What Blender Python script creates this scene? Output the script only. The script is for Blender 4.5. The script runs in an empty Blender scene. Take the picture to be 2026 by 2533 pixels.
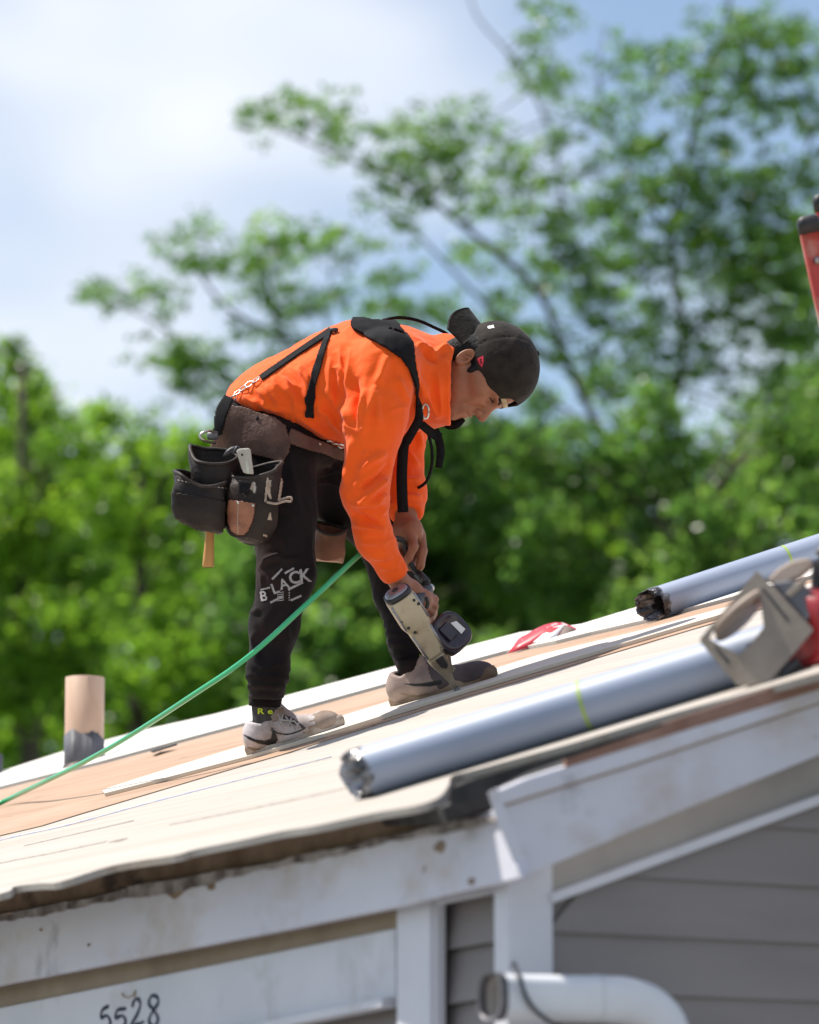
import bpy, bmesh, math, random
import numpy as np
from mathutils import Vector, Matrix
from mathutils.bvhtree import BVHTree

SC = bpy.context.scene
COL = SC.collection
rng = np.random.default_rng(11)
random.seed(5)

# ------------------------------------------------------------------ camera
W, H, FPX = 2026.0, 2533.0, 12350.0          # photograph size and focal length in its pixels
CAMZ, PITCH, DFOC = 1.7, math.radians(9.4), 13.0
CAM = np.array([0.0, 0.0, CAMZ])
VR = np.array([1.0, 0.0, 0.0])
VF = np.array([0.0, math.cos(PITCH), math.sin(PITCH)])
VU = np.array([0.0, -math.sin(PITCH), math.cos(PITCH)])
cd = bpy.data.cameras.new('camera')
cam = bpy.data.objects.new('camera', cd)
COL.objects.link(cam)
cam.location = CAM
cam.rotation_euler = (math.radians(90) + PITCH, 0, 0)
cd.sensor_fit = 'VERTICAL'
cd.sensor_height = 36.0
cd.lens = FPX / H * 36.0
cd.clip_start = 0.5
cd.clip_end = 3000
cd.dof.use_dof = True
cd.dof.focus_distance = 12.95
cd.dof.aperture_fstop = cd.lens / 1000 / 0.046
SC.camera = cam
# ------------------------------------------------------------------ sky and sun
SUN_EL = math.radians(60)
SUN_H = np.array([-0.97, 0.22]); SUN_H = SUN_H / np.linalg.norm(SUN_H)
SUN_DIR = np.array([SUN_H[0] * math.cos(SUN_EL), SUN_H[1] * math.cos(SUN_EL), math.sin(SUN_EL)])
world = bpy.data.worlds.new('World')
SC.world = world
world.use_nodes = True
nt = world.node_tree
nt.nodes.clear()
nd = nt.nodes.new
out = nd('ShaderNodeOutputWorld')
bg = nd('ShaderNodeBackground')
bg.inputs['Strength'].default_value = 0.105
sky = nd('ShaderNodeTexSky')
sky.sky_type = 'NISHITA'
sky.sun_disc = False
sky.sun_elevation = SUN_EL
sky.sun_rotation = math.atan2(SUN_H[0], SUN_H[1])
sky.air_density = 1.0
sky.dust_density = 0.5
sky.ozone_density = 2.0
tc = nd('ShaderNodeTexCoord')
mp = nd('ShaderNodeMapping')
mp.inputs['Scale'].default_value = (1.0, 1.0, 1.7)
mp.inputs['Location'].default_value = (0.6, 0.0, 0.1)
nz = nd('ShaderNodeTexNoise')
nz.inputs['Scale'].default_value = 7.0
nz.inputs['Detail'].default_value = 3.0
nz.inputs['Roughness'].default_value = 0.45
cr = nd('ShaderNodeValToRGB')
cr.color_ramp.elements[0].position = 0.44
cr.color_ramp.elements[1].position = 0.71
cr.color_ramp.elements[0].color = (0.07, 0.07, 0.07, 1)
cr.color_ramp.elements[1].color = (0.9, 0.9, 0.9, 1)
mx = nd('ShaderNodeMixRGB')
mx.inputs[2].default_value = (7.5, 7.65, 8.1, 1)
lk = nt.links.new
lk(tc.outputs['Generated'], mp.inputs['Vector'])
lk(mp.outputs['Vector'], nz.inputs['Vector'])
lk(nz.outputs['Fac'], cr.inputs['Fac'])
lk(cr.outputs['Color'], mx.inputs[0])
lk(sky.outputs['Color'], mx.inputs[1])
lk(mx.outputs['Color'], bg.inputs['Color'])
lk(bg.outputs['Background'], out.inputs['Surface'])
sl = bpy.data.lights.new('sun', 'SUN')
sl.energy = 5.0
sl.angle = math.radians(0.53)
sl.color = (1.0, 0.95, 0.87)
sun = bpy.data.objects.new('sun', sl)
COL.objects.link(sun)
sun.location = (-8, 5, 12)
sun.rotation_euler = Vector(SUN_DIR).to_track_quat('Z', 'Y').to_euler()
SC.view_settings.view_transform = 'Standard'
SC.view_settings.look = 'None'
SC.view_settings.exposure = 0.44
SC.view_settings.gamma = 1.0
SC.view_settings.use_curve_mapping = False
SC.cycles.use_denoising = True
SC.cycles.max_bounces = 7
SC.cycles.transparent_max_bounces = 6

# ------------------------------------------------------------------ layout helpers
def nrm(v):
    v = np.asarray(v, float)
    return v / np.linalg.norm(v)

def P(x, y, d):                               # the point seen at (x, y) at depth d from the lens
    return CAM + d * (VF + VR * (x - W / 2) / FPX - VU * (y - H / 2) / FPX)

def pix(q):
    v = np.asarray(q, float) - CAM
    d = v @ VF
    return W / 2 + FPX * (v @ VR) / d, H / 2 - FPX * (v @ VU) / d, d

def on_plane(x, y, p0, n):
    d = P(x, y, 1) - CAM
    return CAM + d * (np.dot(p0 - CAM, n) / np.dot(d, n))

TH, PH = math.radians(29), math.radians(20)   # gable wall's turn from the picture plane, roof pitch
AX = np.array([math.cos(TH), math.sin(TH), 0])         # along the gable wall
BX = np.array([-math.sin(TH), math.cos(TH), 0])        # along the eave and ridge, away from the lens
RX = AX * math.cos(PH) + np.array([0, 0, math.sin(PH)])  # up the slope
NX = np.cross(RX, BX)                                   # roof normal
FOOT = P(720, 1850, 12.85)
def RF(x, y, h=0.0):                          # point of the roof deck (raised by h) seen at (x, y)
    return on_plane(x, y, FOOT + NX * h, NX)
KP = RF(1118, 1931)                           # lower near corner of the deck
ROOF_M = Matrix([[RX[i], BX[i], NX[i], KP[i]] for i in range(3)] + [[0, 0, 0, 1]])
ROOF_I = np.array(ROOF_M.inverted())
def RL(x, y, h=0.0):
    q = RF(x, y, h)
    return (ROOF_I[:3, :3] @ q + ROOF_I[:3, 3])

# view-aligned frame of the figure (right, away, up) in metres round the focus point
def LV(x, y, w=0.0):
    d = DFOC + w
    return np.array([(x - W / 2) / FPX * d, w, (H / 2 - y) / FPX * d])
V2W = np.array([VR, VF, VU]).T
V0 = CAM + VF * DFOC
def toW(v):
    return np.asarray(v) @ V2W.T + V0
def toV(q):
    return (np.asarray(q) - V0) @ V2W

# ------------------------------------------------------------------ object helpers
def tag(o, label=None, cat=None, group=None, kind=None):
    if label: o['label'] = label
    if cat: o['category'] = cat
    if group: o['group'] = group
    if kind: o['kind'] = kind
    return o

def empty(name, loc, label=None, cat=None, group=None):
    o = bpy.data.objects.new(name, None)
    o.empty_display_size = 0.1
    o.location = loc
    COL.objects.link(o)
    return tag(o, label, cat, group)

def wmat(o):
    m = o.matrix_basis.copy()
    while o.parent is not None:
        o = o.parent
        m = o.matrix_basis @ m
    return m

def mob(name, V, Fc, mat, parent=None, M=None, smooth=True):
    """mesh object; V in world coordinates, or in the frame M"""
    me = bpy.data.meshes.new(name)
    V = np.asarray(V, float)
    if isinstance(Fc, np.ndarray):
        k = Fc.shape[1]
        me.vertices.add(len(V)); me.vertices.foreach_set('co', V.astype(np.float32).ravel())
        me.loops.add(Fc.size); me.loops.foreach_set('vertex_index', Fc.astype(np.int32).ravel())
        me.polygons.add(len(Fc))
        me.polygons.foreach_set('loop_start', np.arange(0, Fc.size, k, dtype=np.int32))
        me.update(calc_edges=True)
    else:
        me.from_pydata([tuple(v) for v in V], [], [tuple(f) for f in Fc])
    if smooth:
        me.polygons.foreach_set('use_smooth', np.ones(len(me.polygons), bool))
    if mat is not None:
        for m in (mat if isinstance(mat, (list, tuple)) else [mat]):
            me.materials.append(m)
    me.update()
    o = bpy.data.objects.new(name, me)
    COL.objects.link(o)
    B = M if M is not None else Matrix.Identity(4)
    if parent is not None:
        o.parent = parent
        B = wmat(parent).inverted() @ B
    o.matrix_basis = B
    return o

def recalc(o, flip=False):
    bm = bmesh.new(); bm.from_mesh(o.data)
    bmesh.ops.recalc_face_normals(bm, faces=bm.faces)
    if flip:
        bmesh.ops.reverse_faces(bm, faces=bm.faces)
    bm.to_mesh(o.data); bm.free()
    return o

def bevel(o, w=0.003, seg=2):
    m = o.modifiers.new('edge', 'BEVEL'); m.width = w; m.segments = seg; m.limit_method = 'ANGLE'
    m.angle_limit = math.radians(40)
    return o

def plate(name, pts, n, th, mat, parent=None, M=None, bev=0.002):
    """flat board: outline pts (front face), extruded by th against n"""
    pts = [np.asarray(p, float) for p in pts]
    n = np.asarray(n, float)
    k = len(pts)
    V = pts + [p - n * th for p in pts]
    Fc = [tuple(range(k)), tuple(range(2 * k - 1, k - 1, -1))]
    for i in range(k):
        j = (i + 1) % k
        Fc.append((i, i + k, j + k, j))
    o = mob(name, V, Fc, mat, parent, M, smooth=False)
    recalc(o)
    if bev: bevel(o, bev)
    return o

def loft(secs, seg=24, cap0=True, cap1=True):
    """secs: (centre, axis_u, axis_v, ru, rv, power); returns V, F"""
    V, Fc = [], []
    for c, u, v, ru, rv, pw in secs:
        for i in range(seg):
            t = 2 * math.pi * i / seg
            cs, sn = math.cos(t), math.sin(t)
            e = 2.0 / pw
            V.append(np.asarray(c) + np.asarray(u) * ru * math.copysign(abs(cs) ** e, cs)
                     + np.asarray(v) * rv * math.copysign(abs(sn) ** e, sn))
    for s in range(len(secs) - 1):
        for i in range(seg):
            j = (i + 1) % seg
            Fc.append((s * seg + i, s * seg + j, (s + 1) * seg + j, (s + 1) * seg + i))
    if cap0: Fc.append(tuple(range(seg))[::-1])
    if cap1: Fc.append(tuple(range((len(secs) - 1) * seg, len(secs) * seg)))
    return V, Fc

def catmull(pts, n=8):
    pts = [np.asarray(p, float) for p in pts]
    if len(pts) < 3:
        return [pts[0] + (pts[1] - pts[0]) * t for t in np.linspace(0, 1, n)]
    ext = [2 * pts[0] - pts[1]] + pts + [2 * pts[-1] - pts[-2]]
    o = []
    for i in range(1, len(ext) - 2):
        p0, p1, p2, p3 = ext[i - 1:i + 3]
        for t in np.linspace(0, 1, n, endpoint=False):
            o.append(0.5 * (2 * p1 + (p2 - p0) * t + (2 * p0 - 5 * p1 + 4 * p2 - p3) * t * t + (3 * p1 - p0 - 3 * p2 + p3) * t ** 3))
    o.append(pts[-1])
    return o

def tube(pts, r, seg=10, smooth=6):
    """round tube along pts; r a number or list (one per given point)"""
    if smooth:
        if not np.isscalar(r):
            r = [float(x[0]) for x in catmull([np.array([q, 0, 0]) for q in r], smooth)]
        pts = catmull(pts, smooth)
    pts = [np.asarray(p, float) for p in pts]
    secs = []
    up = np.array([0.13, 0.21, 0.97])
    for i, p in enumerate(pts):
        t = nrm(pts[min(i + 1, len(pts) - 1)] - pts[max(i - 1, 0)])
        u = nrm(np.cross(t, up)) if abs(t @ up) < 0.98 else nrm(np.cross(t, [1, 0, 0]))
        v = np.cross(t, u)
        rr = r if np.isscalar(r) else r[i]
        secs.append((p, u, v, rr, rr, 2))
    return loft(secs, seg)

def ribbon(pts, side, w, th, smooth=6):
    """flat strap along pts; side: width direction (vector or list), w width"""
    k = len(pts)
    sides = [side] * k if np.ndim(side) == 1 else list(side)
    ws = [w] * k if np.isscalar(w) else list(w)
    if smooth:
        pts = catmull(pts, smooth); sides = catmull(sides, smooth)
        ws = [float(x[0]) for x in catmull([np.array([q, 0, 0]) for q in ws], smooth)]
    V, Fc = [], []
    for i, p in enumerate(pts):
        t = nrm(pts[min(i + 1, len(pts) - 1)] - pts[max(i - 1, 0)])
        s = sides[i] - t * (sides[i] @ t); s = nrm(s)
        n = np.cross(t, s)
        for a, b in ((-1, -1), (1, -1), (1, 1), (-1, 1)):
            V.append(p + s * a * ws[i] / 2 + n * b * th / 2)
    m = len(pts)
    for i in range(m - 1):
        for j in range(4):
            q = (j + 1) % 4
            Fc.append((i * 4 + j, i * 4 + q, i * 4 + 4 + q, i * 4 + 4 + j))
    Fc.append((3, 2, 1, 0)); Fc.append(tuple(range(m * 4 - 4, m * 4)))
    return V, Fc

def merge(*vf):
    V, Fc = [], []
    for v, f in vf:
        k = len(V)
        V += list(v); Fc += [tuple(i + k for i in q) for q in f]
    return V, Fc

def boxvf(c, ux, uy, uz, sx, sy, sz):
    V = [np.asarray(c) + np.asarray(ux) * sx * a / 2 + np.asarray(uy) * sy * b / 2 + np.asarray(uz) * sz * d / 2
         for d in (-1, 1) for b in (-1, 1) for a in (-1, 1)]
    return V, [(0, 2, 3, 1), (4, 5, 7, 6), (0, 1, 5, 4), (2, 6, 7, 3), (0, 4, 6, 2), (1, 3, 7, 5)]

# ------------------------------------------------------------------ materials
def material(name, c1, c2=None, rough=0.6, scale=6.0, stretch=(1, 1, 1), detail=4, ramp=(0.35, 0.65), bump=0.0,
             bscale=40.0, bstretch=None, metal=0.0, spec=0.5, spots=None, rotz=0, sheen=0.0, coat=0.0, rot=None):
    m = bpy.data.materials.new(name)
    m.use_nodes = True
    t = m.node_tree
    b = t.nodes['Principled BSDF']
    b.inputs['Roughness'].default_value = rough
    b.inputs['Metallic'].default_value = metal
    b.inputs['Specular IOR Level'].default_value = spec
    if sheen: b.inputs['Sheen Weight'].default_value = sheen
    if coat: b.inputs['Coat Weight'].default_value = coat
    N = t.nodes.new; L = t.links.new
    co = N('ShaderNodeTexCoord')
    def noise(sc, st, det=4, ro=0.55):
        mpn = N('ShaderNodeMapping'); mpn.inputs['Scale'].default_value = st
        if rot: mpn.inputs['Rotation'].default_value = rot
        n = N('ShaderNodeTexNoise'); n.inputs['Scale'].default_value = sc; n.inputs['Detail'].default_value = det
        n.inputs['Roughness'].default_value = ro
        L(co.outputs['Object'], mpn.inputs['Vector']); L(mpn.outputs['Vector'], n.inputs['Vector'])
        return n
    col = None
    if c2 is None:
        b.inputs['Base Color'].default_value = (*c1, 1)
    else:
        n = noise(scale, stretch, detail)
        r = N('ShaderNodeValToRGB')
        r.color_ramp.elements[0].position, r.color_ramp.elements[1].position = ramp
        r.color_ramp.elements[0].color = (*c1, 1); r.color_ramp.elements[1].color = (*c2, 1)
        L(n.outputs['Fac'], r.inputs['Fac'])
        col = r.outputs['Color']
    for sp in (spots or []):                   # (colour, scale, stretch, lo, hi)
        c, sc, st, lo, hi = sp
        n = noise(sc, st, 5, 0.6)
        r = N('ShaderNodeValToRGB'); r.color_ramp.elements[0].position = lo; r.color_ramp.elements[1].position = hi
        L(n.outputs['Fac'], r.inputs['Fac'])
        x = N('ShaderNodeMixRGB'); x.inputs[2].default_value = (*c, 1)
        if col is None: x.inputs[1].default_value = (*c1, 1)
        else: L(col, x.inputs[1])
        L(r.outputs['Color'], x.inputs[0])
        col = x.outputs['Color']
    if col is not None: L(col, b.inputs['Base Color'])
    if bump:
        n = noise(bscale, bstretch or stretch, 4, 0.6)
        bp = N('ShaderNodeBump'); bp.inputs['Strength'].default_value = bump; bp.inputs['Distance'].default_value = 0.01
        L(n.outputs['Fac'], bp.inputs['Height']); L(bp.outputs['Normal'], b.inputs['Normal'])
    return m

MT = {}
MT['ply_new'] = material('plywood_pale', (0.385, 0.34, 0.295), (0.44, 0.40, 0.355), 0.75, 3.0, (1.5, 0.12, 1), 5, (0.3, 0.7), 0.12, 30, (1, 0.06, 1),
                         spots=[((0.34, 0.275, 0.21), 9.0, (2.4, 0.05, 1), 0.52, 0.70), ((0.20, 0.14, 0.10), 16.0, (1.6, 0.22, 1), 0.70, 0.73)])
MT['ply_board'] = material('board_pale', (0.58, 0.52, 0.44), (0.66, 0.60, 0.52), 0.75, 3.0, (1.5, 0.12, 1), 5, (0.3, 0.7), 0.1, 30, (1, 0.06, 1))
MT['ply_old'] = material('plywood_tan', (0.34, 0.212, 0.135), (0.41, 0.272, 0.185), 0.8, 5.0, (3.0, 0.16, 1), 7, (0.38, 0.62), 0.3, 26, (1.5, 0.12, 1),
                         spots=[((0.20, 0.09, 0.04), 9.0, (3.0, 0.30, 1), 0.655, 0.70), ((0.43, 0.295, 0.21), 1.6, (1, 0.5, 1), 0.5, 0.7)])
MT['ridge_white'] = material('ridge_board_white', (0.72, 0.68, 0.62), (0.80, 0.77, 0.72), 0.7, 4.0, (1.5, 0.2, 1), bump=0.06)
MT['felt'] = material('felt_and_gap_black', (0.018, 0.017, 0.017), (0.05, 0.046, 0.043), 0.9, 12, bump=0.3)  # felt; its near-black also carries the shade of the roof gaps
MT['old_wood'] = material('weathered_wood', (0.17, 0.105, 0.06), (0.33, 0.24, 0.16), 0.9, 9.0, (1, 1, 1.0), 6, (0.3, 0.7), 0.6, 30,
                          spots=[((0.06, 0.04, 0.03), 5.0, (1, 1, 2), 0.56, 0.68)])
MT['rot_wood'] = material('splintered_wood', (0.07, 0.05, 0.04), (0.36, 0.32, 0.30), 0.9, 14.0, (1, 1, 1), 6, (0.35, 0.62), 0.8, 40)
MT['paint_white'] = material('white_paint', (0.57, 0.56, 0.62), (0.66, 0.65, 0.70), 0.5, 2.0, (1, 1, 1), 5, (0.3, 0.7), 0.12, 30,
                             spots=[((0.46, 0.39, 0.34), 3.2, (1, 1, 1.6), 0.50, 0.74), ((0.34, 0.33, 0.36), 7.0, (1, 1, 1), 0.58, 0.74), ((0.20, 0.16, 0.14), 22.0, (1, 1, 1), 0.70, 0.74)])
MT['paint_clean'] = material('white_trim_paint', (0.60, 0.60, 0.64), (0.68, 0.67, 0.71), 0.5, 3.0, bump=0.05,
                             spots=[((0.45, 0.42, 0.41), 5.0, (1, 1, 1), 0.56, 0.78), ((0.25, 0.22, 0.21), 26.0, (1, 1, 1), 0.715, 0.74)])
MT['soffit'] = material('brown_soffit', (0.27, 0.20, 0.14), (0.36, 0.28, 0.20), 0.8, 5.0, bump=0.2)
MT['rake_soffit'] = material('pale_soffit', (0.33, 0.30, 0.275), (0.41, 0.38, 0.35), 0.8, 5.0, bump=0.2)
MT['siding'] = material('grey_siding', (0.225, 0.20, 0.193), (0.255, 0.228, 0.22), 0.65, 3.0, (1, 1, 4), bump=0.08, bscale=60)
MT['gasket'] = material('dark_metal', (0.09, 0.085, 0.09), (0.2, 0.19, 0.2), 0.5, 20, metal=0.4)
MT['pipe_white'] = material('white_pvc', (0.66, 0.67, 0.70), (0.74, 0.75, 0.77), 0.38, 5.0, bump=0.03)
MT['cable'] = material('black_cable', (0.02, 0.022, 0.03), rough=0.5)
MT['marker'] = material('navy_marker_ink', (0.012, 0.014, 0.05), rough=0.7)
MT['concrete'] = material('bounce_concrete', (0.17, 0.168, 0.17), (0.24, 0.235, 0.237), 0.9, 0.8, bump=0.3)
MT['grass'] = material('lawn', (0.045, 0.08, 0.02), (0.08, 0.13, 0.035), 0.9, 3.0, bump=0.5)
# ------------------------------------------------------------------ ground
def ground():
    n, R = 64, 1500.0
    V = [(0, 40, 0)] + [(R * math.cos(2 * math.pi * i / n), 40 + R * math.sin(2 * math.pi * i / n), 0) for i in range(n)]
    Fc = [(0, 1 + i, 1 + (i + 1) % n) for i in range(n)]
    o = mob('ground', V, Fc, MT['grass'], smooth=False)
    tag(o, 'green lawn below the house and trees', 'lawn', kind='structure')
ground()
o = mob('bounce_slab', [(-14, -12, .006), (22, -12, .006), (22, 26, .006), (-14, 26, .006)], [(0, 1, 2, 3)], MT['concrete'], smooth=False)  # unseen concrete put in to keep the bounce light neutral
tag(o, 'unseen concrete slab added round the house for neutral bounce light', 'bounce_slab', kind='structure')

# ------------------------------------------------------------------ trees
def leaf_mat(name, dark, mid, light, trans=0.45):
    m = bpy.data.materials.new(name); m.use_nodes = True
    t = m.node_tree; t.nodes.clear()
    N = t.nodes.new; L = t.links.new
    o = N('ShaderNodeOutputMaterial'); at = N('ShaderNodeAttribute'); at.attribute_name = 'leaf'
    r = N('ShaderNodeValToRGB'); e = r.color_ramp.elements
    e[0].position = 0; e[0].color = (*dark, 1); e[1].position = 1; e[1].color = (*light, 1)
    x = e.new(0.55); x.color = (*mid, 1)
    L(at.outputs['Fac'], r.inputs['Fac'])
    d = N('ShaderNodeBsdfPrincipled'); d.inputs['Roughness'].default_value = 0.34; d.inputs['Specular IOR Level'].default_value = 0.6
    tr = N('ShaderNodeBsdfTranslucent')
    g = N('ShaderNodeMixRGB'); g.blend_type = 'MULTIPLY'; g.inputs[0].default_value = 1; g.inputs[2].default_value = (1.65, 2.0, 1.2, 1)
    L(r.outputs['Color'], d.inputs['Base Color']); L(r.outputs['Color'], g.inputs[1]); L(g.outputs['Color'], tr.inputs['Color'])
    mix = N('ShaderNodeMixShader'); mix.inputs[0].default_value = trans
    L(d.outputs['BSDF'], mix.inputs[1]); L(tr.outputs['BSDF'], mix.inputs[2]); L(mix.outputs['Shader'], o.inputs['Surface'])
    return m
LEAF_LOCUST = leaf_mat('locust_leaf', (0.05, 0.10, 0.026), (0.11, 0.19, 0.043), (0.23, 0.31, 0.07), .6)
LEAF_DENSE = leaf_mat('broad_leaf', (0.05, 0.10, 0.030), (0.105, 0.18, 0.048), (0.21, 0.29, 0.075), .6)
LEAF_YEL = leaf_mat('sunny_leaf', (0.07, 0.13, 0.02), (0.15, 0.24, 0.03), (0.29, 0.38, 0.05), .6)
BARK = material('bark', (0.07, 0.055, 0.045), (0.14, 0.115, 0.09), 0.9, 6.0, (1, 1, 0.3), bump=0.8, bscale=14)

def leaves(centres, n_per, spread, size, flat=0.6, clump_tone=None):
    """leaf-sized diamonds scattered round clump centres; returns V, F, tone"""
    c = np.repeat(np.asarray(centres), n_per, axis=0)
    k = len(c)
    off = rng.normal(0, 1, (k, 3)) * np.array([1, 1, flat])
    if np.isscalar(spread): off *= spread
    else: off *= np.repeat(np.asarray(spread), n_per)[:, None]
    p = c + off
    nn = rng.normal(0, 1, (k, 3)); nn[:, 2] = np.abs(nn[:, 2]) + 0.2
    nn /= np.linalg.norm(nn, axis=1)[:, None]
    u = np.cross(nn, rng.normal(0, 1, (k, 3))); u /= np.linalg.norm(u, axis=1)[:, None]
    v = np.cross(nn, u)
    s = size * rng.uniform(0.6, 1.3, k)[:, None]
    V = np.stack([p - u * s, p + v * s * 0.5, p + u * s, p - v * s * 0.5], 1).reshape(-1, 3)
    Fc = np.arange(4 * k).reshape(-1, 4)
    tone = np.clip(rng.normal(0.45, 0.2, k) + (0 if clump_tone is None else np.repeat(clump_tone, n_per)), 0, 1)
    return V, Fc, np.repeat(tone, 4)

def crown(name, parts, mat, parent):
    V = np.concatenate([p[0] for p in parts]); T = np.concatenate([p[2] for p in parts])
    Fc = np.arange(len(V)).reshape(-1, 4)
    o = mob(name, V, Fc, mat, parent, smooth=False)
    a = o.data.attributes.new('leaf', 'FLOAT', 'POINT')
    a.data.foreach_set('value', T.astype(np.float32))
    tag(o, kind='stuff')
    return o

def limbs(name, lines, mat, parent, seg=8):
    vf = []
    for pts, r0, r1 in lines:
        vf.append(tube(pts, [r0 + (r1 - r0) * i / (len(pts) - 1) for i in range(len(pts))], seg, 4))
    V, Fc = merge(*vf)
    return mob(name, V, Fc, mat, parent)

# tall feathery locust behind the roof: limbs laid out in the air 58 m away
DT = 58.0
def TP(x, y, dd=0.0):
    return P(x, y, DT + dd)
def zz(x, y):                                  # reading grid of the tree study -> photograph pixels
    return 600 + x * 0.827, y * 0.827
base = TP(1600, 2900); base[2] = 0
fork = TP(1572, 1185)
loc = empty('locust_tree', base, 'tall feathery tree with open branches against the sky on the right', 'tree')
L1 = [fork, TP(1490, 1070), TP(1405, 900, -.5), TP(1330, 720, -1), TP(1160, 570, -1.3), TP(1010, 455, -1.6), TP(850, 390, -1.8), TP(690, 322, -2)]
L2 = [fork, TP(1650, 1040, .5), TP(1690, 850, .6), TP(1660, 600, .8), TP(1710, 350, .9), TP(1785, 100, 1), TP(1830, -160, 1)]
L3 = [L1[2], TP(1290, 840, -1), TP(1140, 690, -1.6), TP(1010, 560, -2), TP(880, 470, -2)]
L4 = [L1[3], TP(1390, 520, 0), TP(1350, 300, .4), TP(1270, 150, .5), TP(1180, 40, .6), TP(1150, -60, .6)]
L5 = [L2[2], TP(1850, 700, 1), TP(1960, 450, 1.2), TP(2080, 180, 1.4)]
L6 = [L1[1], TP(1330, 960, .6), TP(1230, 820, 1), TP(1190, 690, 1.2)]
L7 = [L2[3], TP(1560, 420, 1.4), TP(1480, 230, 1.6), TP(1500, 60, 1.7)]
lines = [([base, TP(1620, 1900), TP(1600, 1500), fork], 0.16, 0.09), (L1, 0.055, 0.012), (L2, 0.06, 0.014), (L3, 0.03, 0.008),
         (L4, 0.026, 0.008), (L5, 0.03, 0.01), (L6, 0.025, 0.007), (L7, 0.025, 0.008)]
BL = [(930,20),(885,120),(910,220),(960,260),(1150,140),(1230,160),(1120,290),(1290,220),(1400,250),(1500,220),(1480,60),(1600,100),(1690,60),
      (1640,180),(1560,300),(1660,280),(1720,330),(120,380),(90,395),(220,390),(250,345),(430,410),(540,420),(620,470),(700,340),(600,390),(500,500),
      (400,510),(480,590),(600,560),(650,520),(700,640),(500,680),(450,620),(760,560),(870,470),(1000,390),(1010,500),(880,560),(1200,430),
      (1220,400),(830,640),(930,700),(1050,740),(700,740),(800,740),(780,870),(900,880),(960,860),(1040,650),(1120,760),(1200,800),(1250,700),
      (1150,650),(1350,700),(1300,780),(1420,600),(1500,560),(1560,480),(1600,560),(1680,480),(1450,700),(1550,650),(1600,750),(1500,820),
      (1400,850),(1650,900),(1550,950),(1100,960),(1180,1000),(1050,1050),(900,1000),(980,1100),(1150,1120),(1400,1050),(1500,1120),(1650,1120),
      (1000,950),(1700,700),(1700,560),(1280,560),(1130,560),(1350,480),(1480,420),(1350,350),(1700,820),(820,960),(900,790),(1640,640),(1250,900),
      (1100,870),(1350,960),(1200,560),(1080,600),(1320,640),(1400,540),(1250,1050),(1330,1120),(1450,980),(1560,860),(1620,1000),(1080,820),(980,780),(1440,780),(1540,750),(1700,1000),(1230,1150),(1600,1180),(660,420),(560,480),(300,405),(360,420),(740,480),(680,590),(1580,190),(1450,140),(1550,60),(1700,180)]
allp = [p for l, _, _ in lines[1:] for p in catmull(l, 6)]
allp = np.array(allp)
cents, spr, tone, twigs = [], [], [], []
for bx, by in BL:
    x, y = zz(bx, by)
    right = min(1.0, max(0.0, (x - 1150) / 600))
    nsub = int(10 + 8 * right)
    c0 = TP(x, y, 0)
    j = np.argmin(np.linalg.norm((allp - c0) * np.array([1, 0.3, 1]), axis=1))
    c0 = c0 + VF * ((allp[j] - c0) @ VF) * 0.9
    if np.linalg.norm(allp[j] - c0) < 2.6:
        mid = (allp[j] + c0) / 2 + np.array([0, 0, -0.06])
        twigs.append(([allp[j], mid, c0], 0.014, 0.006))
    ct = rng.normal(0, 0.10)
    for k in range(nsub):
        o = rng.normal(0, 1, 3) * np.array([0.24, 0.34, 0.085])
        o[2] += 0.25 * o[0] * rng.normal(0, 0.6)
        cents.append(c0 + o); spr.append(rng.uniform(0.045, 0.085)); tone.append(ct + rng.normal(0, 0.12))
limbs('trunk', lines, BARK, loc)
tag(limbs('branches', twigs, BARK, loc, 5), kind='stuff')
lv = leaves(cents, 19, spr, 0.046, 0.55, np.array(tone))
crown('crown', [lv], LEAF_LOCUST, loc)

# slender tree whose sprays reach out left of the worker
base2 = TP(800, 2900, 4); base2[2] = 0
tr2 = empty('slender_tree', base2, 'slender tree reaching thin sprays into the sky behind the worker', 'tree')
S0 = TP(790, 1250, 4)
A1 = [S0, TP(740, 1000, 4), TP(700, 840, 3.6), TP(660, 700, 3.3), TP(650, 590, 3)]
A2 = [A1[1], TP(600, 960, 3.4), TP(480, 880, 3), TP(390, 800, 2.6), TP(250, 735, 2.2)]
A3 = [A1[2], TP(560, 760, 3), TP(480, 660, 2.8), TP(430, 630, 2.6)]
A4 = [S0, TP(880, 1000, 4.4), TP(940, 850, 4.8), TP(980, 700, 5), TP(990, 660, 5)]
A5 = [A1[1], TP(820, 880, 4.2), TP(800, 760, 4.2), TP(820, 680, 4.2)]
l2 = [([base2, TP(800, 1700, 4), S0], 0.14, 0.08), (A1, 0.05, 0.012), (A2, 0.04, 0.01), (A3, 0.03, 0.01), (A4, 0.045, 0.012), (A5, 0.03, 0.01)]
B2 = [(240,732),(290,745),(330,722),(400,750),(495,660),(430,640),(555,645),(640,590),(665,578),(700,600),(760,590),(820,575),(640,640),(600,660),(690,690),(760,760),(820,730),(700,760),(640,720),
      (410,860),(440,890),(500,880),(560,900),(480,930),(620,830),(720,840),(680,900),(600,960),(760,960),(820,880),(880,820),(940,690),(980,670),(990,760),(930,760),
      (1060,770),(1100,740),(1000,840),(540,1000),(650,1020),(740,1040),(880,960),(450,960),(380,900),(520,580),(880,600)]
ap2 = np.array([p for l, _, _ in l2[1:] for p in catmull(l, 6)])
cents, spr, tone, twigs = [], [], [], []
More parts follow.
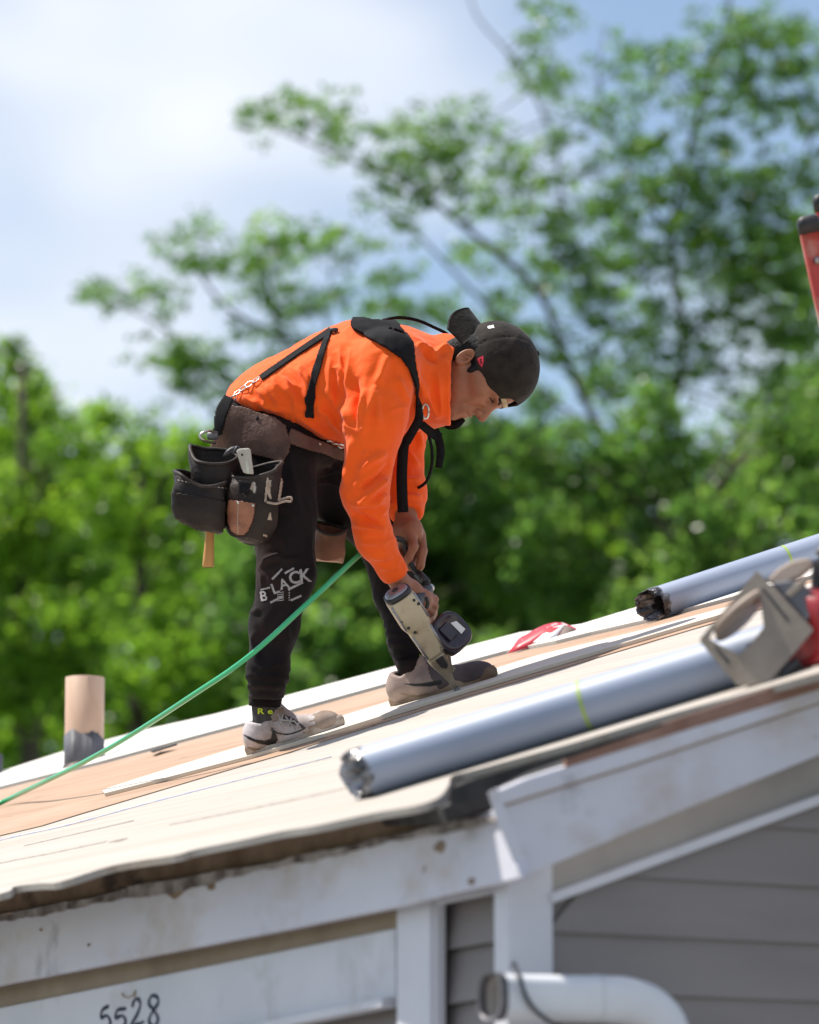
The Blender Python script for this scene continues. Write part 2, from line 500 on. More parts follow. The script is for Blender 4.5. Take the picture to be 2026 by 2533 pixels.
for x, y in B2:
    c0 = TP(x + (26 if x < 420 else 0), y, 3)
    j = np.argmin(np.linalg.norm((ap2 - c0) * np.array([1, 0.3, 1]), axis=1))
    c0 = c0 + VF * ((ap2[j] - c0) @ VF) * 0.9
    if np.linalg.norm(ap2[j] - c0) < 2.0:
        twigs.append(([ap2[j], (ap2[j] + c0) / 2 + np.array([0, 0, -.05]), c0], 0.012, 0.005))
    ct = rng.normal(-0.02, 0.1) + (0.5 if (x, y) == (665, 578) else 0)
    for k in range(11):
        o = rng.normal(0, 1, 3) * np.array([0.20, 0.3, 0.085])
        cents.append(c0 + o); spr.append(rng.uniform(0.05, 0.09)); tone.append(ct + rng.normal(0, 0.12))
limbs('trunk', l2, BARK, tr2)
tag(limbs('branches', twigs, BARK, tr2, 5), kind='stuff')
crown('crown', [leaves(cents, 18, spr, 0.048, 0.55, np.array(tone))], LEAF_LOCUST, tr2)

def dense_tree(label, cx, top, bot, dep, lobes, mat, leaf=0.07, n_clump=26, per=26, name='leafy_tree', yel=0.0):
    """lobes: (x, y, rx, ry) in photograph pixels at this tree's own distance; each lobe is a ball of clumps"""
    b0 = P(cx, bot, dep); b0[2] = 0
    t = empty(name, b0, label, 'tree', 'leafy trees behind the roof')
    sc = dep / FPX
    cs, sp, tn, tw = [], [], [], []
    trunk_top = P(cx, top, dep)
    tl = [b0, P(cx + 20, (top + bot) / 2 + 200, dep), P(cx - 10, (top * 0.6 + bot * 0.4), dep), trunk_top]
    for x, y, rx, ry in lobes:
        dd = rng.normal(0, 0.8)
        c0 = P(x, y, dep + dd)
        tw.append(([P(cx, min(bot, y + 260), dep), (P(cx, y + 100, dep) + c0) / 2, c0], 0.03, 0.008))
        area = (rx * sc) * (ry * sc)
        k = max(10, int(1.7 * n_clump * area / 0.25))
        d = rng.normal(0, 1, (k, 3)); d /= np.linalg.norm(d, axis=1)[:, None]
        rad = rng.uniform(0.35, 1.06, k) ** 0.6
        q = c0 + d * rad[:, None] * np.array([rx * sc, (rx + ry) / 2 * sc * .8, ry * sc])
        cs.append(q); sp += list(rng.uniform(0.07, 0.14, k))
        tn += list(rng.normal(0, 0.15, k) + rng.normal(0, 0.1) + yel)
    limbs('trunk', [(tl, 0.2, 0.04)], BARK, t)
    tag(limbs('branches', tw, BARK, t, 5), kind='stuff')
    crown('crown', [leaves(np.concatenate(cs), per, sp, leaf, 0.8, np.array(tn))], mat, t)
    return t

def fill(poly_fn, n, r0, r1):
    o = []
    while len(o) < n:
        x, y = rng.uniform(-120, 2150), rng.uniform(700, 2150)
        if poly_fn(x, y):
            r = rng.uniform(r0, r1)
            o.append((x, y, r * rng.uniform(0.9, 1.3), r))
    return o
dense_tree('bright yellow-green leafy tree at the left edge behind the pipe', 60, 900, 2700, 62,
           [(25, 880, 40, 60), (60, 960, 70, 70), (130, 1030, 80, 60), (30, 1060, 110, 90), (190, 1090, 70, 60), (110, 1170, 120, 90), (-20, 1240, 120, 100),
            (230, 1200, 90, 80), (60, 1330, 130, 90), (180, 1420, 110, 90), (0, 1480, 120, 100), (110, 1560, 130, 90), (30, 1690, 130, 100), (180, 1700, 90, 90),
            (90, 1820, 140, 90), (-80, 1600, 110, 120), (-100, 1380, 110, 120), (220, 1560, 70, 70)], LEAF_YEL, 0.072, 21, yel=0.12)
dense_tree('dark green leafy tree behind the tool pouches', 350, 1180, 2700, 66,
           [(250, 1040, 60, 40), (330, 1090, 80, 60), (450, 1120, 90, 60), (560, 1080, 80, 60), (400, 1220, 120, 80), (520, 1230, 110, 80), (300, 1300, 110, 90),
            (420, 1380, 120, 90), (330, 1480, 120, 90), (460, 1540, 120, 90), (560, 1420, 110, 90), (380, 1650, 130, 90), (280, 1760, 110, 90), (480, 1720, 120, 90),
            (580, 1600, 100, 90), (250, 1620, 80, 80), (300, 1880, 140, 70), (600, 1780, 100, 80)], LEAF_YEL, 0.075, 20, yel=.06)
dense_tree('light green leafy tree between the worker and the feathery tree', 900, 1080, 2700, 56,
           fill(lambda x, y: 620 < x < 1290 and 1040 + 70 * math.sin(x / 90) < y < 1800, 62, 60, 105), LEAF_DENSE, 0.078, 20, yel=0.14)
dense_tree('green leafy tree in front of the forked trunk on the right', 1700, 1200, 2700, 54,
           fill(lambda x, y: 1220 < x < 2100 and 1060 + 80 * math.sin(x / 70 + 1) < y < 1640, 66, 55, 95), LEAF_DENSE, 0.07, 17, yel=0.14)
dense_tree('distant leafy tree at the right edge behind the ladder', 2010, 900, 2700, 72,
           [(2000, 560, 70, 60), (1960, 640, 80, 60), (2040, 700, 80, 90), (1900, 620, 60, 50), (1850, 720, 60, 50), (1990, 930, 90, 70), (1900, 1010, 80, 60), (2040, 1060, 90, 80),
            (1800, 1060, 70, 50), (1700, 1130, 70, 50), (1400, 1090, 80, 50), (1330, 1020, 60, 50), (1500, 940, 60, 40), (1930, 820, 60, 60)], LEAF_LOCUST, 0.07, 15)

dense_tree('far green tree low behind the vent pipe and the left leg', 500, 1300, 2700, 88,
           fill(lambda x, y: -120 < x < 1080 and 1150 + 50 * math.sin(x / 80) < y < 2000, 70, 70, 110), LEAF_YEL, 0.10, 15, 22, yel=.1)
dense_tree('far green tree low behind the rolls and the worker\'s hands', 1500, 1300, 2700, 90,
           fill(lambda x, y: 950 < x < 2150 and 1170 + 50 * math.sin(x / 80 + 2) < y < 1720, 56, 70, 110), LEAF_YEL, 0.10, 15, 22, yel=.08)

# woods that carry on left and right of the picture
cs, sp, tn = [], [], []
for k in range(150):
    x = rng.uniform(-2900, -260) if k % 2 else rng.uniform(2320, 4900)
    y = rng.uniform(980 + 90 * math.sin(x / 170), 2200)
    c0 = P(x, y, 78 + rng.normal(0, 2)); r = rng.uniform(.6, 1.1)
    q = rng.normal(0, 1, (46, 3)); q /= np.linalg.norm(q, axis=1)[:, None]
    cs.append(c0 + q * r * rng.uniform(.5, 1, (46, 1)) * np.array([1.2, 1, .9])); sp += list(rng.uniform(.1, .2, 46)); tn += list(rng.normal(0.05, .15, 46))
o = crown('tree_belt', [leaves(np.concatenate(cs), 16, sp, .12, .8, np.array(tn))], LEAF_DENSE, None)
tag(o, 'green belt of woodland carrying on beyond both edges of the picture', 'woodland', kind='stuff')
# ------------------------------------------------------------------ house
house = empty('house', (KP[0], KP[1], 0), 'white trimmed house with grey siding and a bare plywood roof under repair', 'house')
UPZ = np.array([0, 0, 1.0])
def vplane_b(a):                               # vertical plane parallel to the eave, a metres inward from the deck corner
    return lambda x, y: on_plane(x, y, KP + AX * a, AX)
def vplane_a(t):                               # vertical plane parallel to the gable, t metres inward
    return lambda x, y: on_plane(x, y, KP + BX * t, BX)

# roof structure: sheathing under the sheets, then every sheet and board
ridge_px = [(-900, 2163), (-260, 1988), (0, 1917), (158, 1866), (365, 1811), (528, 1775), (700, 1731), (975, 1657), (1166, 1604), (1288, 1572), (1442, 1551), (1580, 1509), (1800, 1452), (2026, 1392), (2300, 1320), (3300, 1057)]
rl = [RL(x, y) for x, y in ridge_px]
slab = [(-0.03, 0.25), (-0.12, 0.1), (-0.235, -0.345), (2.9, -0.345)] + [(s[0] - 0.02, s[1]) for s in rl[::-1]] + [(-0.03, rl[0][1])]  # near corner drawn out past the eave to shade the fascia
slab = [q for q in slab if q[1] > -0.35]
roof = plate('roof_sheathing', [(s, t, -0.016) for s, t in slab], (0, 0, 1), 0.03, MT['felt'], house, ROOF_M, 0)  # coloured near-black so the seam and rake gaps read as shaded
def sheet(name, px, mat, h, th, bev=0.0015, sub=1):
    pts = []
    for x, y in px:
        q = RL(x, y); pts.append(np.array([q[0], q[1], h]))
    return plate(name, pts, (0, 0, 1), th, mat, roof, ROOF_M, bev)
seam = [(-900, 2340), (-260, 2146), (0, 2067), (106, 2042), (211, 2010), (349, 1969), (560, 1906), (700, 1866), (780, 1840), (996, 1772), (1140, 1727), (1400, 1650), (1739, 1549), (2026, 1464), (2300, 1383), (3300, 1103)]
edge = [(3300, 1306), (2250, 1600), (1936, 1688), (1670, 1761), (1450, 1827), (1300, 1869), (1180, 1902), (1120, 1918), (1110, 1942), (1086, 1971), (1032, 1991), (924, 2010), (780, 2041),
        (700, 2054), (590, 2078), (487, 2099), (430, 2115), (284, 2139), (150, 2180), (100, 2184), (36, 2192), (0, 2210), (-260, 2262), (-900, 2390)]
edge = [tuple(q[:2]) for q in catmull([np.array([x, y, 0.]) for x, y in edge], 4)]
sheet('plywood_sheet', [(x, y + 2) for x, y in seam] + edge, MT['ply_new'], 0.0, 0.016)
low = [(-900, 2205), (-260, 2026), (0, 1953), (260, 1888), (438, 1840), (600, 1797), (981, 1692), (1150, 1645), (1254, 1617), (1377, 1593), (1463, 1572), (1600, 1541), (1800, 1488), (2026, 1428), (2300, 1355), (3300, 1089)]
sheet('plywood_sheet', low + [(x, y - 1.5) for x, y in seam[::-1]], MT['ply_old'], 0.0, 0.016)
ridge_b = plate('ridge_board', [(*RL(x, y)[:2], 0.010) for x, y in ridge_px] + [(*RL(x, y - 1)[:2], 0.010) for x, y in low[::-1]], (0, 0, 1), 0.0255,
                MT['ridge_white'], roof, ROOF_M, 0.001)
sheet('pale_board', [(255, 1963), (430, 1907), (615, 1850), (780, 1801), (981, 1739), (1333, 1630), (1600, 1566), (1800, 1511), (2026, 1448), (2026, 1459), (1739, 1543), (1400, 1643), (1140, 1720), (996, 1765),
                     (780, 1832), (620, 1878), (430, 1928), (262, 1971)], MT['ply_board'], 0.011, 0.0105)
SCORE = material('score_mark', (0.22, 0.18, 0.145), (0.38, 0.33, 0.28), 0.9, 25, ramp=(.4, .55))
# chalk line snapped along the new sheet
CHALK = material('blue_chalk', (0.36, 0.42, 0.66), (0.56, 0.56, 0.62), 0.9, 30, ramp=(0.4, 0.6))
V, Fc = ribbon([RF(-260, 2152, .0012), RF(0, 2078, .0012), RF(170, 2040, .0012), RF(400, 1978, .0012), RF(820, 1872, .0012)], RX, [.012, .012, .012, .009, .002], 0.002, 4)
mob('chalk_line', V, Fc, CHALK, house)
for pts, wd in (([(-260, 2192), (0, 2135), (120, 2112), (262, 2082)], .006), ([(278, 2081), (306, 2077)], .02), ([(420, 2040), (700, 1984), (900, 1940)], .004), ([(60, 2092), (330, 2030)], .004), ([(1050, 1870), (1400, 1775)], .004)):
    V, Fc = ribbon([RF(x, y, .0008) for x, y in pts], RX, wd, 0.0012, 3)
    mob('score_line', V, Fc, SCORE, house)
# far slope of the roof, going down behind the ridge
ra, rb = RF(*ridge_px[0]), RF(*ridge_px[-1])
dn = AX * math.cos(PH) - UPZ * math.sin(PH)
plate('far_slope', [ra - NX * .05, rb - NX * .05, rb + dn * 3.2 - NX * .05, ra + dn * 3.2 - NX * .05], nrm(np.cross(rb - ra, dn)), -0.03, MT['ply_old'], house, None, 0)

# eave side
E_sub, E_led, E_f, E_sof, E_fr, E_cas, E_sd = (vplane_b(a) for a in (-0.10, -0.125, -0.12, -0.055, -0.06, -0.075, -0.03))
def eplate(name, fn, px, th, mat, bev=0.002, n=-AX):
    return plate(name, [fn(x, y) for x, y in px], n, th, mat, house, None, bev)
eplate('sub_fascia', E_sub, [(-900, 2380), (0, 2190), (284, 2125), (700, 2040), (1032, 1976), (1100, 1962), (1225, 1992), (1225, 2010), (1040, 2045), (900, 2080), (700, 2124), (467, 2164), (349, 2184), (203, 2221), (0, 2258), (-900, 2445)],
       0.02, MT['old_wood'])
random.seed(3)
up, dnp = [], []
for i in range(150):
    x = -260 + 1490 * i / 149
    yt = np.interp(x, [-260, 0, 203, 349, 467, 700, 780, 900, 1060, 1240], [2320, 2262, 2226, 2189, 2169, 2128, 2106, 2084, 2046, 2012])
    yb = np.interp(x, [-260, 0, 400, 700, 860, 1086, 1240], [2333, 2279, 2212, 2144, 2106, 2064, 2026])
    up.append((x, yt + random.uniform(-2, 2) + 3 * math.sin(x / 31))); dnp.append((x, yb - 2 + 4 * math.sin(x / 57) + 2 * math.sin(x / 13) + random.uniform(-2, 2)))
eplate('splintered_ledge', vplane_b(-0.128), up + dnp[::-1], 0.03, MT['rot_wood'], 0)
eplate('fascia_board', E_f, [(-900, 2455), (0, 2272), (400, 2205), (700, 2138), (860, 2096), (1086, 2052), (1236, 1995), (1286, 2172), (975, 2244), (700, 2300), (0, 2436), (-900, 2622)], 0.022, MT['paint_white'])
for cx, cy, rr in ((1088, 2098, 17), (430, 2200, 26), (520, 2190, 14), (100, 2300, 4), (218, 2337, 4), (1165, 2180, 9)):  # broken bites and nail heads
    a = [(cx + rr * math.cos(t) * random.uniform(.5, 1.1), cy + rr * 1.1 * math.sin(t) * random.uniform(.6, 1.1)) for t in np.linspace(0, 2 * math.pi, 9)[:-1]]
    eplate('rot_patch', vplane_b(-0.1225), a, 0.002, MT['old_wood'], 0)
eplate('soffit_strip', E_sof, [(-900, 2610), (0, 2425), (700, 2290), (985, 2230), (985, 2305), (700, 2361), (0, 2503), (-900, 2689)], 0.02, MT['soffit'])
eplate('frieze_board', E_fr, [(-900, 2676), (0, 2493), (700, 2352), (978, 2296), (978, 2472), (680, 2528), (0, 2666), (-900, 2852)], 0.02, MT['paint_clean'])
c0, c1 = E_fr(-900, 2849), E_fr(976, 2470)
V, Fc = [], []
for c in (c0, c1):
    for da, dz in ((-.028, 0.0), (-.028, -.016), (.01, -.016), (.01, .006)):
        V.append(c + AX * da + UPZ * dz)
mob('drip_cap', V, [(0, 1, 5, 4), (1, 2, 6, 5), (2, 3, 7, 6), (3, 0, 4, 7), (0, 3, 2, 1), (4, 5, 6, 7)], MT['paint_clean'], house, smooth=False)
eplate('casing_board', E_cas, [(981, 2232), (1064, 2212), (1064, 2760), (981, 2760)], 0.03, MT['paint_clean'])
eplate('casing_edge', vplane_b(-0.066), [(1066, 2218), (1225, 2186), (1225, 2206), (1080, 2236), (1080, 2760), (1066, 2760)], 0.02, MT['paint_clean'])
sid_e = eplate('eave_wall', vplane_b(-0.012), [(-900, 2670), (1260, 2230), (1260, 4600), (-900, 4600)], 0.02, MT['siding'], 0)
for k in range(5):                              # lapped boards between the casings
    y0 = 2196 + 136 * k
    a, b = E_sd(1072, y0 + 24), E_sd(1240, y0 - 4)
    c, d = E_sd(1240, y0 + 132), E_sd(1072, y0 + 160)
    plate('siding_board', [a + AX * .012, b + AX * .012, c - AX * .006, d - AX * .006], nrm(np.cross(b - a, d - a)) * -np.sign(np.cross(b - a, d - a) @ AX), 0.006, MT['siding'], sid_e, None, 0.001)
for k in range(4):
    y0 = 2500 + 136 * k
    a, b = E_sd(-260, y0 + 196), E_sd(984, y0 - 36)
    c, d = E_sd(984, y0 + 100), E_sd(-260, y0 + 332)
    plate('siding_board', [a + AX * .012, b + AX * .012, c - AX * .006, d - AX * .006], nrm(np.cross(b - a, d - a)) * -np.sign(np.cross(b - a, d - a) @ AX), 0.006, MT['siding'], sid_e, None, 0.001)

# house corner
best = None
for t in np.linspace(-1.0, 0.4, 400):
    q = KP - AX * 0.08 + BX * t
    q = np.array([q[0], q[1], KP[2] - 0.25])
    e = abs(pix(q)[0] - 1255)
    if best is None or e < best[0]: best = (e, t)
TC = best[1]
CQ = KP - AX * 0.08 + BX * TC
zt = KP[2] - 0.145
def pillar(name, p, wa, wb, z0, z1, mat):
    V = []
    for z in (z0, z1):
        for u, v in ((0, 0), (wa, 0), (wa, wb), (0, wb)):
            q = p + AX * u + BX * v; V.append((q[0], q[1], z))
    o = mob(name, V, [(0, 1, 2, 3), (7, 6, 5, 4), (0, 4, 5, 1), (1, 5, 6, 2), (2, 6, 7, 3), (3, 7, 4, 0)], mat, house, smooth=False)
    recalc(o); bevel(o, 0.003)
    return o
wa = 0.02
while pix(np.array([*(CQ + AX * wa)[:2], zt - .1]))[0] < 1366: wa += 0.002
wb = 0.02
while pix(np.array([*(CQ + BX * wb)[:2], zt - .1]))[0] > 1222: wb += 0.002
pillar('corner_board', CQ, wa, wb, 0, zt + 0.02, MT['paint_clean'])

# gable side
REDWOOD = material('bare_reddish_wood', (0.22, 0.11, 0.075), (0.34, 0.20, 0.15), 0.85, 8, bump=.3)
TF = TC - 0.075
G_f, G_m, G_s, G_z = vplane_a(TF), vplane_a(TF - 0.018), vplane_a(TC + 0.004), vplane_a(TC - 0.012)
def gplate(name, fn, px, th, mat, bev=0.002):
    return plate(name, [fn(x, y) for x, y in px], -BX, th, mat, house, None, bev)
gplate('rake_fascia', G_f, [(1236, 1978), (3300, 1255), (3300, 1371), (2026, 1868), (1640, 2024), (1302, 2166)], 0.024, MT['paint_white'])
gplate('rake_mould', G_m, [(1224, 1958), (1303, 1924), (1548, 1846), (1867, 1747), (3300, 1246), (3300, 1262), (2026, 1738), (1560, 1893), (1234, 1994)], 0.03, MT['paint_white'], 0.006)
gplate('dark_gap_strip', vplane_a(TF - 0.0215), [(1112, 1952), (1180, 1924), (1300, 1890), (1450, 1847), (1640, 1790), (1640, 1794), (1450, 1860), (1303, 1912), (1226, 1950), (1150, 1985), (1112, 1990)], .002, MT['felt'], 0)  # tar-black strip that also paints the shaded gap below the deck edge
gplate('mould_joint', vplane_a(TF - 0.002), [(1236, 1992), (1560, 1891), (2026, 1736), (3300, 1259), (3300, 1266), (2026, 1743), (1560, 1898), (1236, 1999)], .002, MT['soffit'], 0)
gplate('bare_rake_wood', vplane_a(TF - 0.0195), [(1400, 1872), (1700, 1770), (2026, 1664), (3300, 1228), (3300, 1250), (2026, 1706), (1700, 1804), (1400, 1898)], .01, REDWOOD, 0)
gplate('rake_end_flashing', vplane_a(TF - 0.02), [(1208, 1960), (1232, 1948), (1262, 2040), (1312, 2150), (1300, 2172), (1284, 2160), (1240, 2050)], 0.004, MT['paint_white'], 0)
gplate('rake_soffit_strip', G_s, [(1362, 2120), (3300, 1336), (3300, 1522), (2026, 1975), (1362, 2226)], 0.02, MT['rake_soffit'], 0)
gplate('rake_frieze', G_z, [(1368, 2209), (2026, 1966), (3300, 1490), (3300, 1516), (2026, 1991), (1368, 2234)], 0.02, MT['paint_clean'], 0.001)
q0 = G_z(1368, 2222); q1 = G_z(2026, 1979)
a0, a1 = (q0 - KP) @ AX, (q1 - KP) @ AX
mz = (q1[2] - q0[2]) / (a1 - a0)
gw = KP + BX * (TC + 0.03)
def gp(a, z, o=0.0):
    q = gw + AX * a - BX * o
    return np.array([q[0], q[1], z])
AEND = a0 + 2.6
gable = plate('gable_wall', [gp(-0.05, 0), gp(AEND, 0), gp(AEND, q0[2] + (AEND - a0) * mz), gp(-0.05, q0[2] + (-0.05 - a0) * mz)], -BX, 0.02, MT['siding'], house, None, 0)
zl = on_plane(1700, 2322, gw, BX)[2]
ex = abs(on_plane(1700, 2322, gw, BX)[2] - on_plane(1700, 2466, gw, BX)[2])
for k in range(-3, 12):
    z0 = zl + (k) * ex; z1 = z0 + ex + 0.01
    L0 = max(wa - 0.085, a0 - .05 + (z0 - q0[2]) / mz); L1 = max(wa - 0.085, a0 - .05 + (z1 - q0[2]) / mz)
    if L0 > AEND - 0.05: continue
    L1 = min(L1, AEND)
    plate('siding_board', [gp(L0, z0, 0.016), gp(AEND, z0, 0.016), gp(AEND, z1, 0.005), gp(L1, z1, 0.005)], -BX, 0.007, MT['siding'], gable, None, 0.0008)
plate('far_wall', [gp(AEND, 0), gp(AEND, 3.2), gp(AEND, 3.2) + BX * 8, gp(AEND, 0) + BX * 8], AX, 0.05, MT['siding'], house, None, 0)

# downspout elbow on the gable
dsp = vplane_a(TF - 0.03)
rp = 0.0425
ax_pts = [dsp(1214, 2466), dsp(1300, 2468), dsp(1400, 2470), dsp(1470, 2471), dsp(1474, 2471)]
el = catmull([dsp(1474, 2471), dsp(1545, 2476), dsp(1602, 2498), dsp(1640, 2545), dsp(1652, 2620), dsp(1654, 2760)], 10)
secs = []
n_el = len(el)
for i, p in enumerate(ax_pts):
    rr = rp * (1.03 if i >= 3 else 1.0)
    secs.append((p, UPZ, BX, rr, rr, 3.0))
for i, p in enumerate(el[1:], 1):
    t = nrm(el[min(i + 1, n_el - 1)] - el[i - 1])
    u = nrm(np.cross(BX, t)) * -1
    rr = rp * 1.03 * (1 + (0.025 if i % 2 else -0.01) * (1 if i > 6 else 0))
    secs.append((p, u, BX, rr, rr, 2.6))
ds = mob('downspout', *loft(secs, 28, cap0=False), MT['pipe_white'], house)
V, Fc = loft([(ax_pts[0] - AX * .004, UPZ, BX, rp * 1.05, rp * 1.05, 3), (ax_pts[0] + AX * .012, UPZ, BX, rp * 1.05, rp * 1.05, 3),
              (ax_pts[0] + AX * .012, UPZ, BX, rp * .9, rp * .9, 3), (ax_pts[0] - AX * .004, UPZ, BX, rp * .9, rp * .9, 3), (ax_pts[0] - AX * .0041, UPZ, BX, rp * 1.05, rp * 1.05, 3)], 28, False, False)
mob('rim', V, Fc, MT['gasket'], ds)
V, Fc = loft([(ax_pts[0] + AX * .05, UPZ, BX, rp * .9, rp * .9, 3), (ax_pts[0] - AX * .002, UPZ, BX, rp * .92, rp * .92, 3)], 28, True, False)
mob('bore', V, Fc, MT['rake_soffit'], ds)
V, Fc = loft([(dsp(1466, 2471) + AX * 0.0, UPZ, BX, rp * 1.06, rp * 1.06, 3), (dsp(1469, 2471), UPZ, BX, rp * 1.07, rp * 1.07, 3), (dsp(1472, 2471), UPZ, BX, rp * 1.045, rp * 1.045, 3)], 28, False, False)
mob('collar', V, Fc, MT['pipe_white'], ds)
cf = vplane_a(TF - 0.03 - rp - 0.008)
V, Fc = tube([vplane_a(TC - .004)(1272, 2384), cf(1283, 2412), cf(1300, 2462), cf(1325, 2500), cf(1372, 2534), cf(1440, 2560)], 0.0042, 8)
mob('cable', V, Fc, MT['cable'], house)

# house number painted by hand on the frieze
num = [[(660,1450),(622,1475),(616,1520),(650,1508),(672,1550),(645,1592),(605,1580)], [(765,1465),(715,1475),(703,1522),(745,1508),(764,1545),(740,1588),(695,1580)],
       [(805,1455),(815,1420),(840,1406),(854,1440),(835,1500),(798,1566),(840,1560),(874,1545)],
       [(960,1396),(925,1386),(905,1432),(938,1478),(962,1530),(936,1574),(906,1540),(928,1484),(962,1432),(960,1396)]]
NP = vplane_b(-0.0615)
for st in num:
    pts = catmull([NP(x * .406, 1900 + y * .406) for x, y in st], 5)
    sd = [np.cross(AX, nrm(pts[min(i + 1, len(pts) - 1)] - pts[max(0, i - 1)])) for i in range(len(pts))]
    V, Fc = ribbon(pts, sd, [0.0065 + .002 * math.sin(i * .7) for i in range(len(pts))], 0.002, 0)
    mob('house_number', V, Fc, MT['marker'], house, smooth=False)
NK = [[(742, 1372), (760, 1395), (800, 1392), (822, 1360)], [(826, 1352), (820, 1400)]]
for st in NK:                                   # scuffed nail marks above the number
    pts = catmull([NP(x * .406, 1900 + y * .406) for x, y in st], 4)
    sd = [np.cross(AX, nrm(pts[min(i + 1, len(pts) - 1)] - pts[max(0, i - 1)])) for i in range(len(pts))]
    mob('scuff', *ribbon(pts, sd, 0.003, 0.002, 0), MT['soffit'], house, smooth=False)

# ------------------------------------------------------------------ things on the roof
SILVER = material('silver_membrane', (0.23, 0.28, 0.39), (0.26, 0.31, 0.42), 0.52, 5, detail=2, spec=0.8)
FOIL = material('crumpled_dark_plastic', (0.012, 0.012, 0.016), (0.34, 0.36, 0.42), 0.25, 22, ramp=(0.46, 0.68), bump=0.4, bscale=30, spec=0.7)
HOLE = material('hole_darkness', (0.006, 0.006, 0.007), rough=0.9)  # near-black colour stands in for the shade inside holes
LIME = material('lime_tape', (0.30, 0.42, 0.10), rough=0.5)
def roll(name, px0, px1, r, ext, tape, label, seed):
    p0, p1 = RF(*px0, r + .001), RF(*px1, r + .001)
    ax = nrm(p1 - p0); p1 = p1 + ax * ext
    u = NX; v = np.cross(ax, u)
    g = np.random.default_rng(seed)
    o = empty(name, p0 - NX * r, label, 'roll', 'rolls of roofing membrane')
    L = np.linalg.norm(p1 - p0)
    secs = [(p0 + ax * t, u, v, r, r, 2) for t in np.linspace(0.030, L, 14)]
    mob('membrane', *loft(secs, 40, False, True), SILVER, o)
    # crumpled end: folded plastic lip and core
    seg = 40; V, Fc = [], []
    prof = [(1.0, 0.05), (1.015, 0.02), (1.0, 0.0), (0.95, -0.010), (0.86, 0.012), (0.80, -0.004), (0.72, 0.02), (0.66, 0.05), (0.6, 0.13)]
    ph = g.uniform(0, 6.28, 5)
    for k, (rr, az) in enumerate(prof):
        for i in range(seg):
            t = 2 * math.pi * i / seg
            w = sum(math.sin(t * m + ph[j]) for j, m in enumerate((3, 5, 7, 11)))
            jr = (0.0 if k == 0 else 0.014) * w * (1.6 if 3 <= k <= 7 else 1) + (0 if k < 2 else g.normal(0, .012))
            ja = (0 if k == 0 else 0.0028) * (w * .5 + g.normal(0, 1))
            cam_side = (u * math.cos(t) + v * math.sin(t)) @ -VF
            slant = 0.0 if k == 0 else .030 * cam_side * min(1, rr)
            V.append(p0 + ax * (az * 0.6 + ja + slant) + (u * math.cos(t) + v * math.sin(t)) * r * (rr + jr) * (1.01 if k == 0 else 1))
    for k in range(len(prof) - 1):
        for i in range(seg):
            j = (i + 1) % seg
            Fc.append((k * seg + i, k * seg + j, (k + 1) * seg + j, (k + 1) * seg + i))
    mob('crumpled_end', V, Fc, FOIL, o, smooth=False)
    V, Fc = loft([(p0 + ax * .055, u, v, r * .7, r * .7, 2), (p0 + ax * .03, u, v, r * .7, r * .7, 2)], 24, True, False)
    mob('core', V, Fc, HOLE, o)
    for tx, ty in tape:
        q = RF(tx, ty, r); tt = (q - p0) @ ax
        V, Fc = [], []
        secs = [(p0 + ax * (tt + d), u, v, r * 1.018, r * 1.018, 2) for d in (-.004, .004)]
        mob('tape', *loft(secs, 40, False, False), LIME, o)
    return o
roll('membrane_roll', (878, 1917), (1775, 1645), 0.0500, 0.42, [(1452, 1742)], 'silver roofing roll lying along the near roof edge', 1)
roll('membrane_roll', (1612, 1497), (2026, 1362), 0.0445, 0.5, [(1930, 1392)], 'silver roofing roll at the ridge, farther from the viewer', 2)

TANPIPE = material('tan_pipe_paint', (0.50, 0.33, 0.23), (0.58, 0.41, 0.30), 0.55, 9, (1, 1, .4), bump=0.06, spots=[((0.20, 0.13, 0.1), 11, (1, 1, 1), 0.70, 0.74)])
GREYPIPE = material('grey_pipe_boot', (0.055, 0.055, 0.065), (0.13, 0.13, 0.145), 0.6, 10, bump=0.15)
TAR = material('roof_tar', (0.012, 0.010, 0.009), (0.09, 0.045, 0.02), 0.5, 20, bump=0.8)
pb = RF(208, 1892)
dpt = pix(pb)[2]
rpp = 48.5 * dpt / FPX
vp = empty('vent_pipe', pb, 'upright tan vent pipe with dark grey base on the roof', 'vent pipe')
ztop = P(208, 1672, dpt)[2]; zmid = P(208, 1822, dpt)[2]
X3, Y3 = np.array([1., 0, 0]), np.array([0, 1., 0])
def zc(z): return np.array([pb[0], pb[1], z])
secs = [(zc(z), X3, Y3, r, r, 2) for z, r in ((zmid - .03, rpp), (ztop, rpp), (ztop + .0005, rpp * .99), (ztop, rpp * .93), (ztop - .1, rpp * .93))]
mob('pipe', *loft(secs, 36, False, True), TANPIPE, vp)
V, Fc = [], []
for k in range(2):
    for i in range(48):
        t = 2 * math.pi * i / 48
        rr = rpp * 1.035
        z = (pb[2] - 0.06) if k == 0 else zmid + 0.012 * math.sin(t * 1 + 3.7) + 0.006 * math.sin(t * 5) + random.uniform(-.003, .003)
        V.append((pb[0] + rr * math.cos(t), pb[1] + rr * math.sin(t), z))
for i in range(48):
    j = (i + 1) % 48; Fc.append((i, j, 48 + j, 48 + i))
o = mob('boot', V, Fc, GREYPIPE, vp)
sm = o.modifiers.new('thick', 'SOLIDIFY'); sm.thickness = 0.002
V, Fc = [], []
for k, (rr, hh) in enumerate(((1.0, .02), (1.12, .010), (1.3, .002))):
    for i in range(32):
        t = 2 * math.pi * i / 32
        q = rpp * (rr + (0.25 * math.sin(2 * t + 1) + 0.1 * random.uniform(-1, 1)) * (k * .5))
        V.append(pb + (RX * math.cos(t) + BX * math.sin(t)) * q + NX * hh)
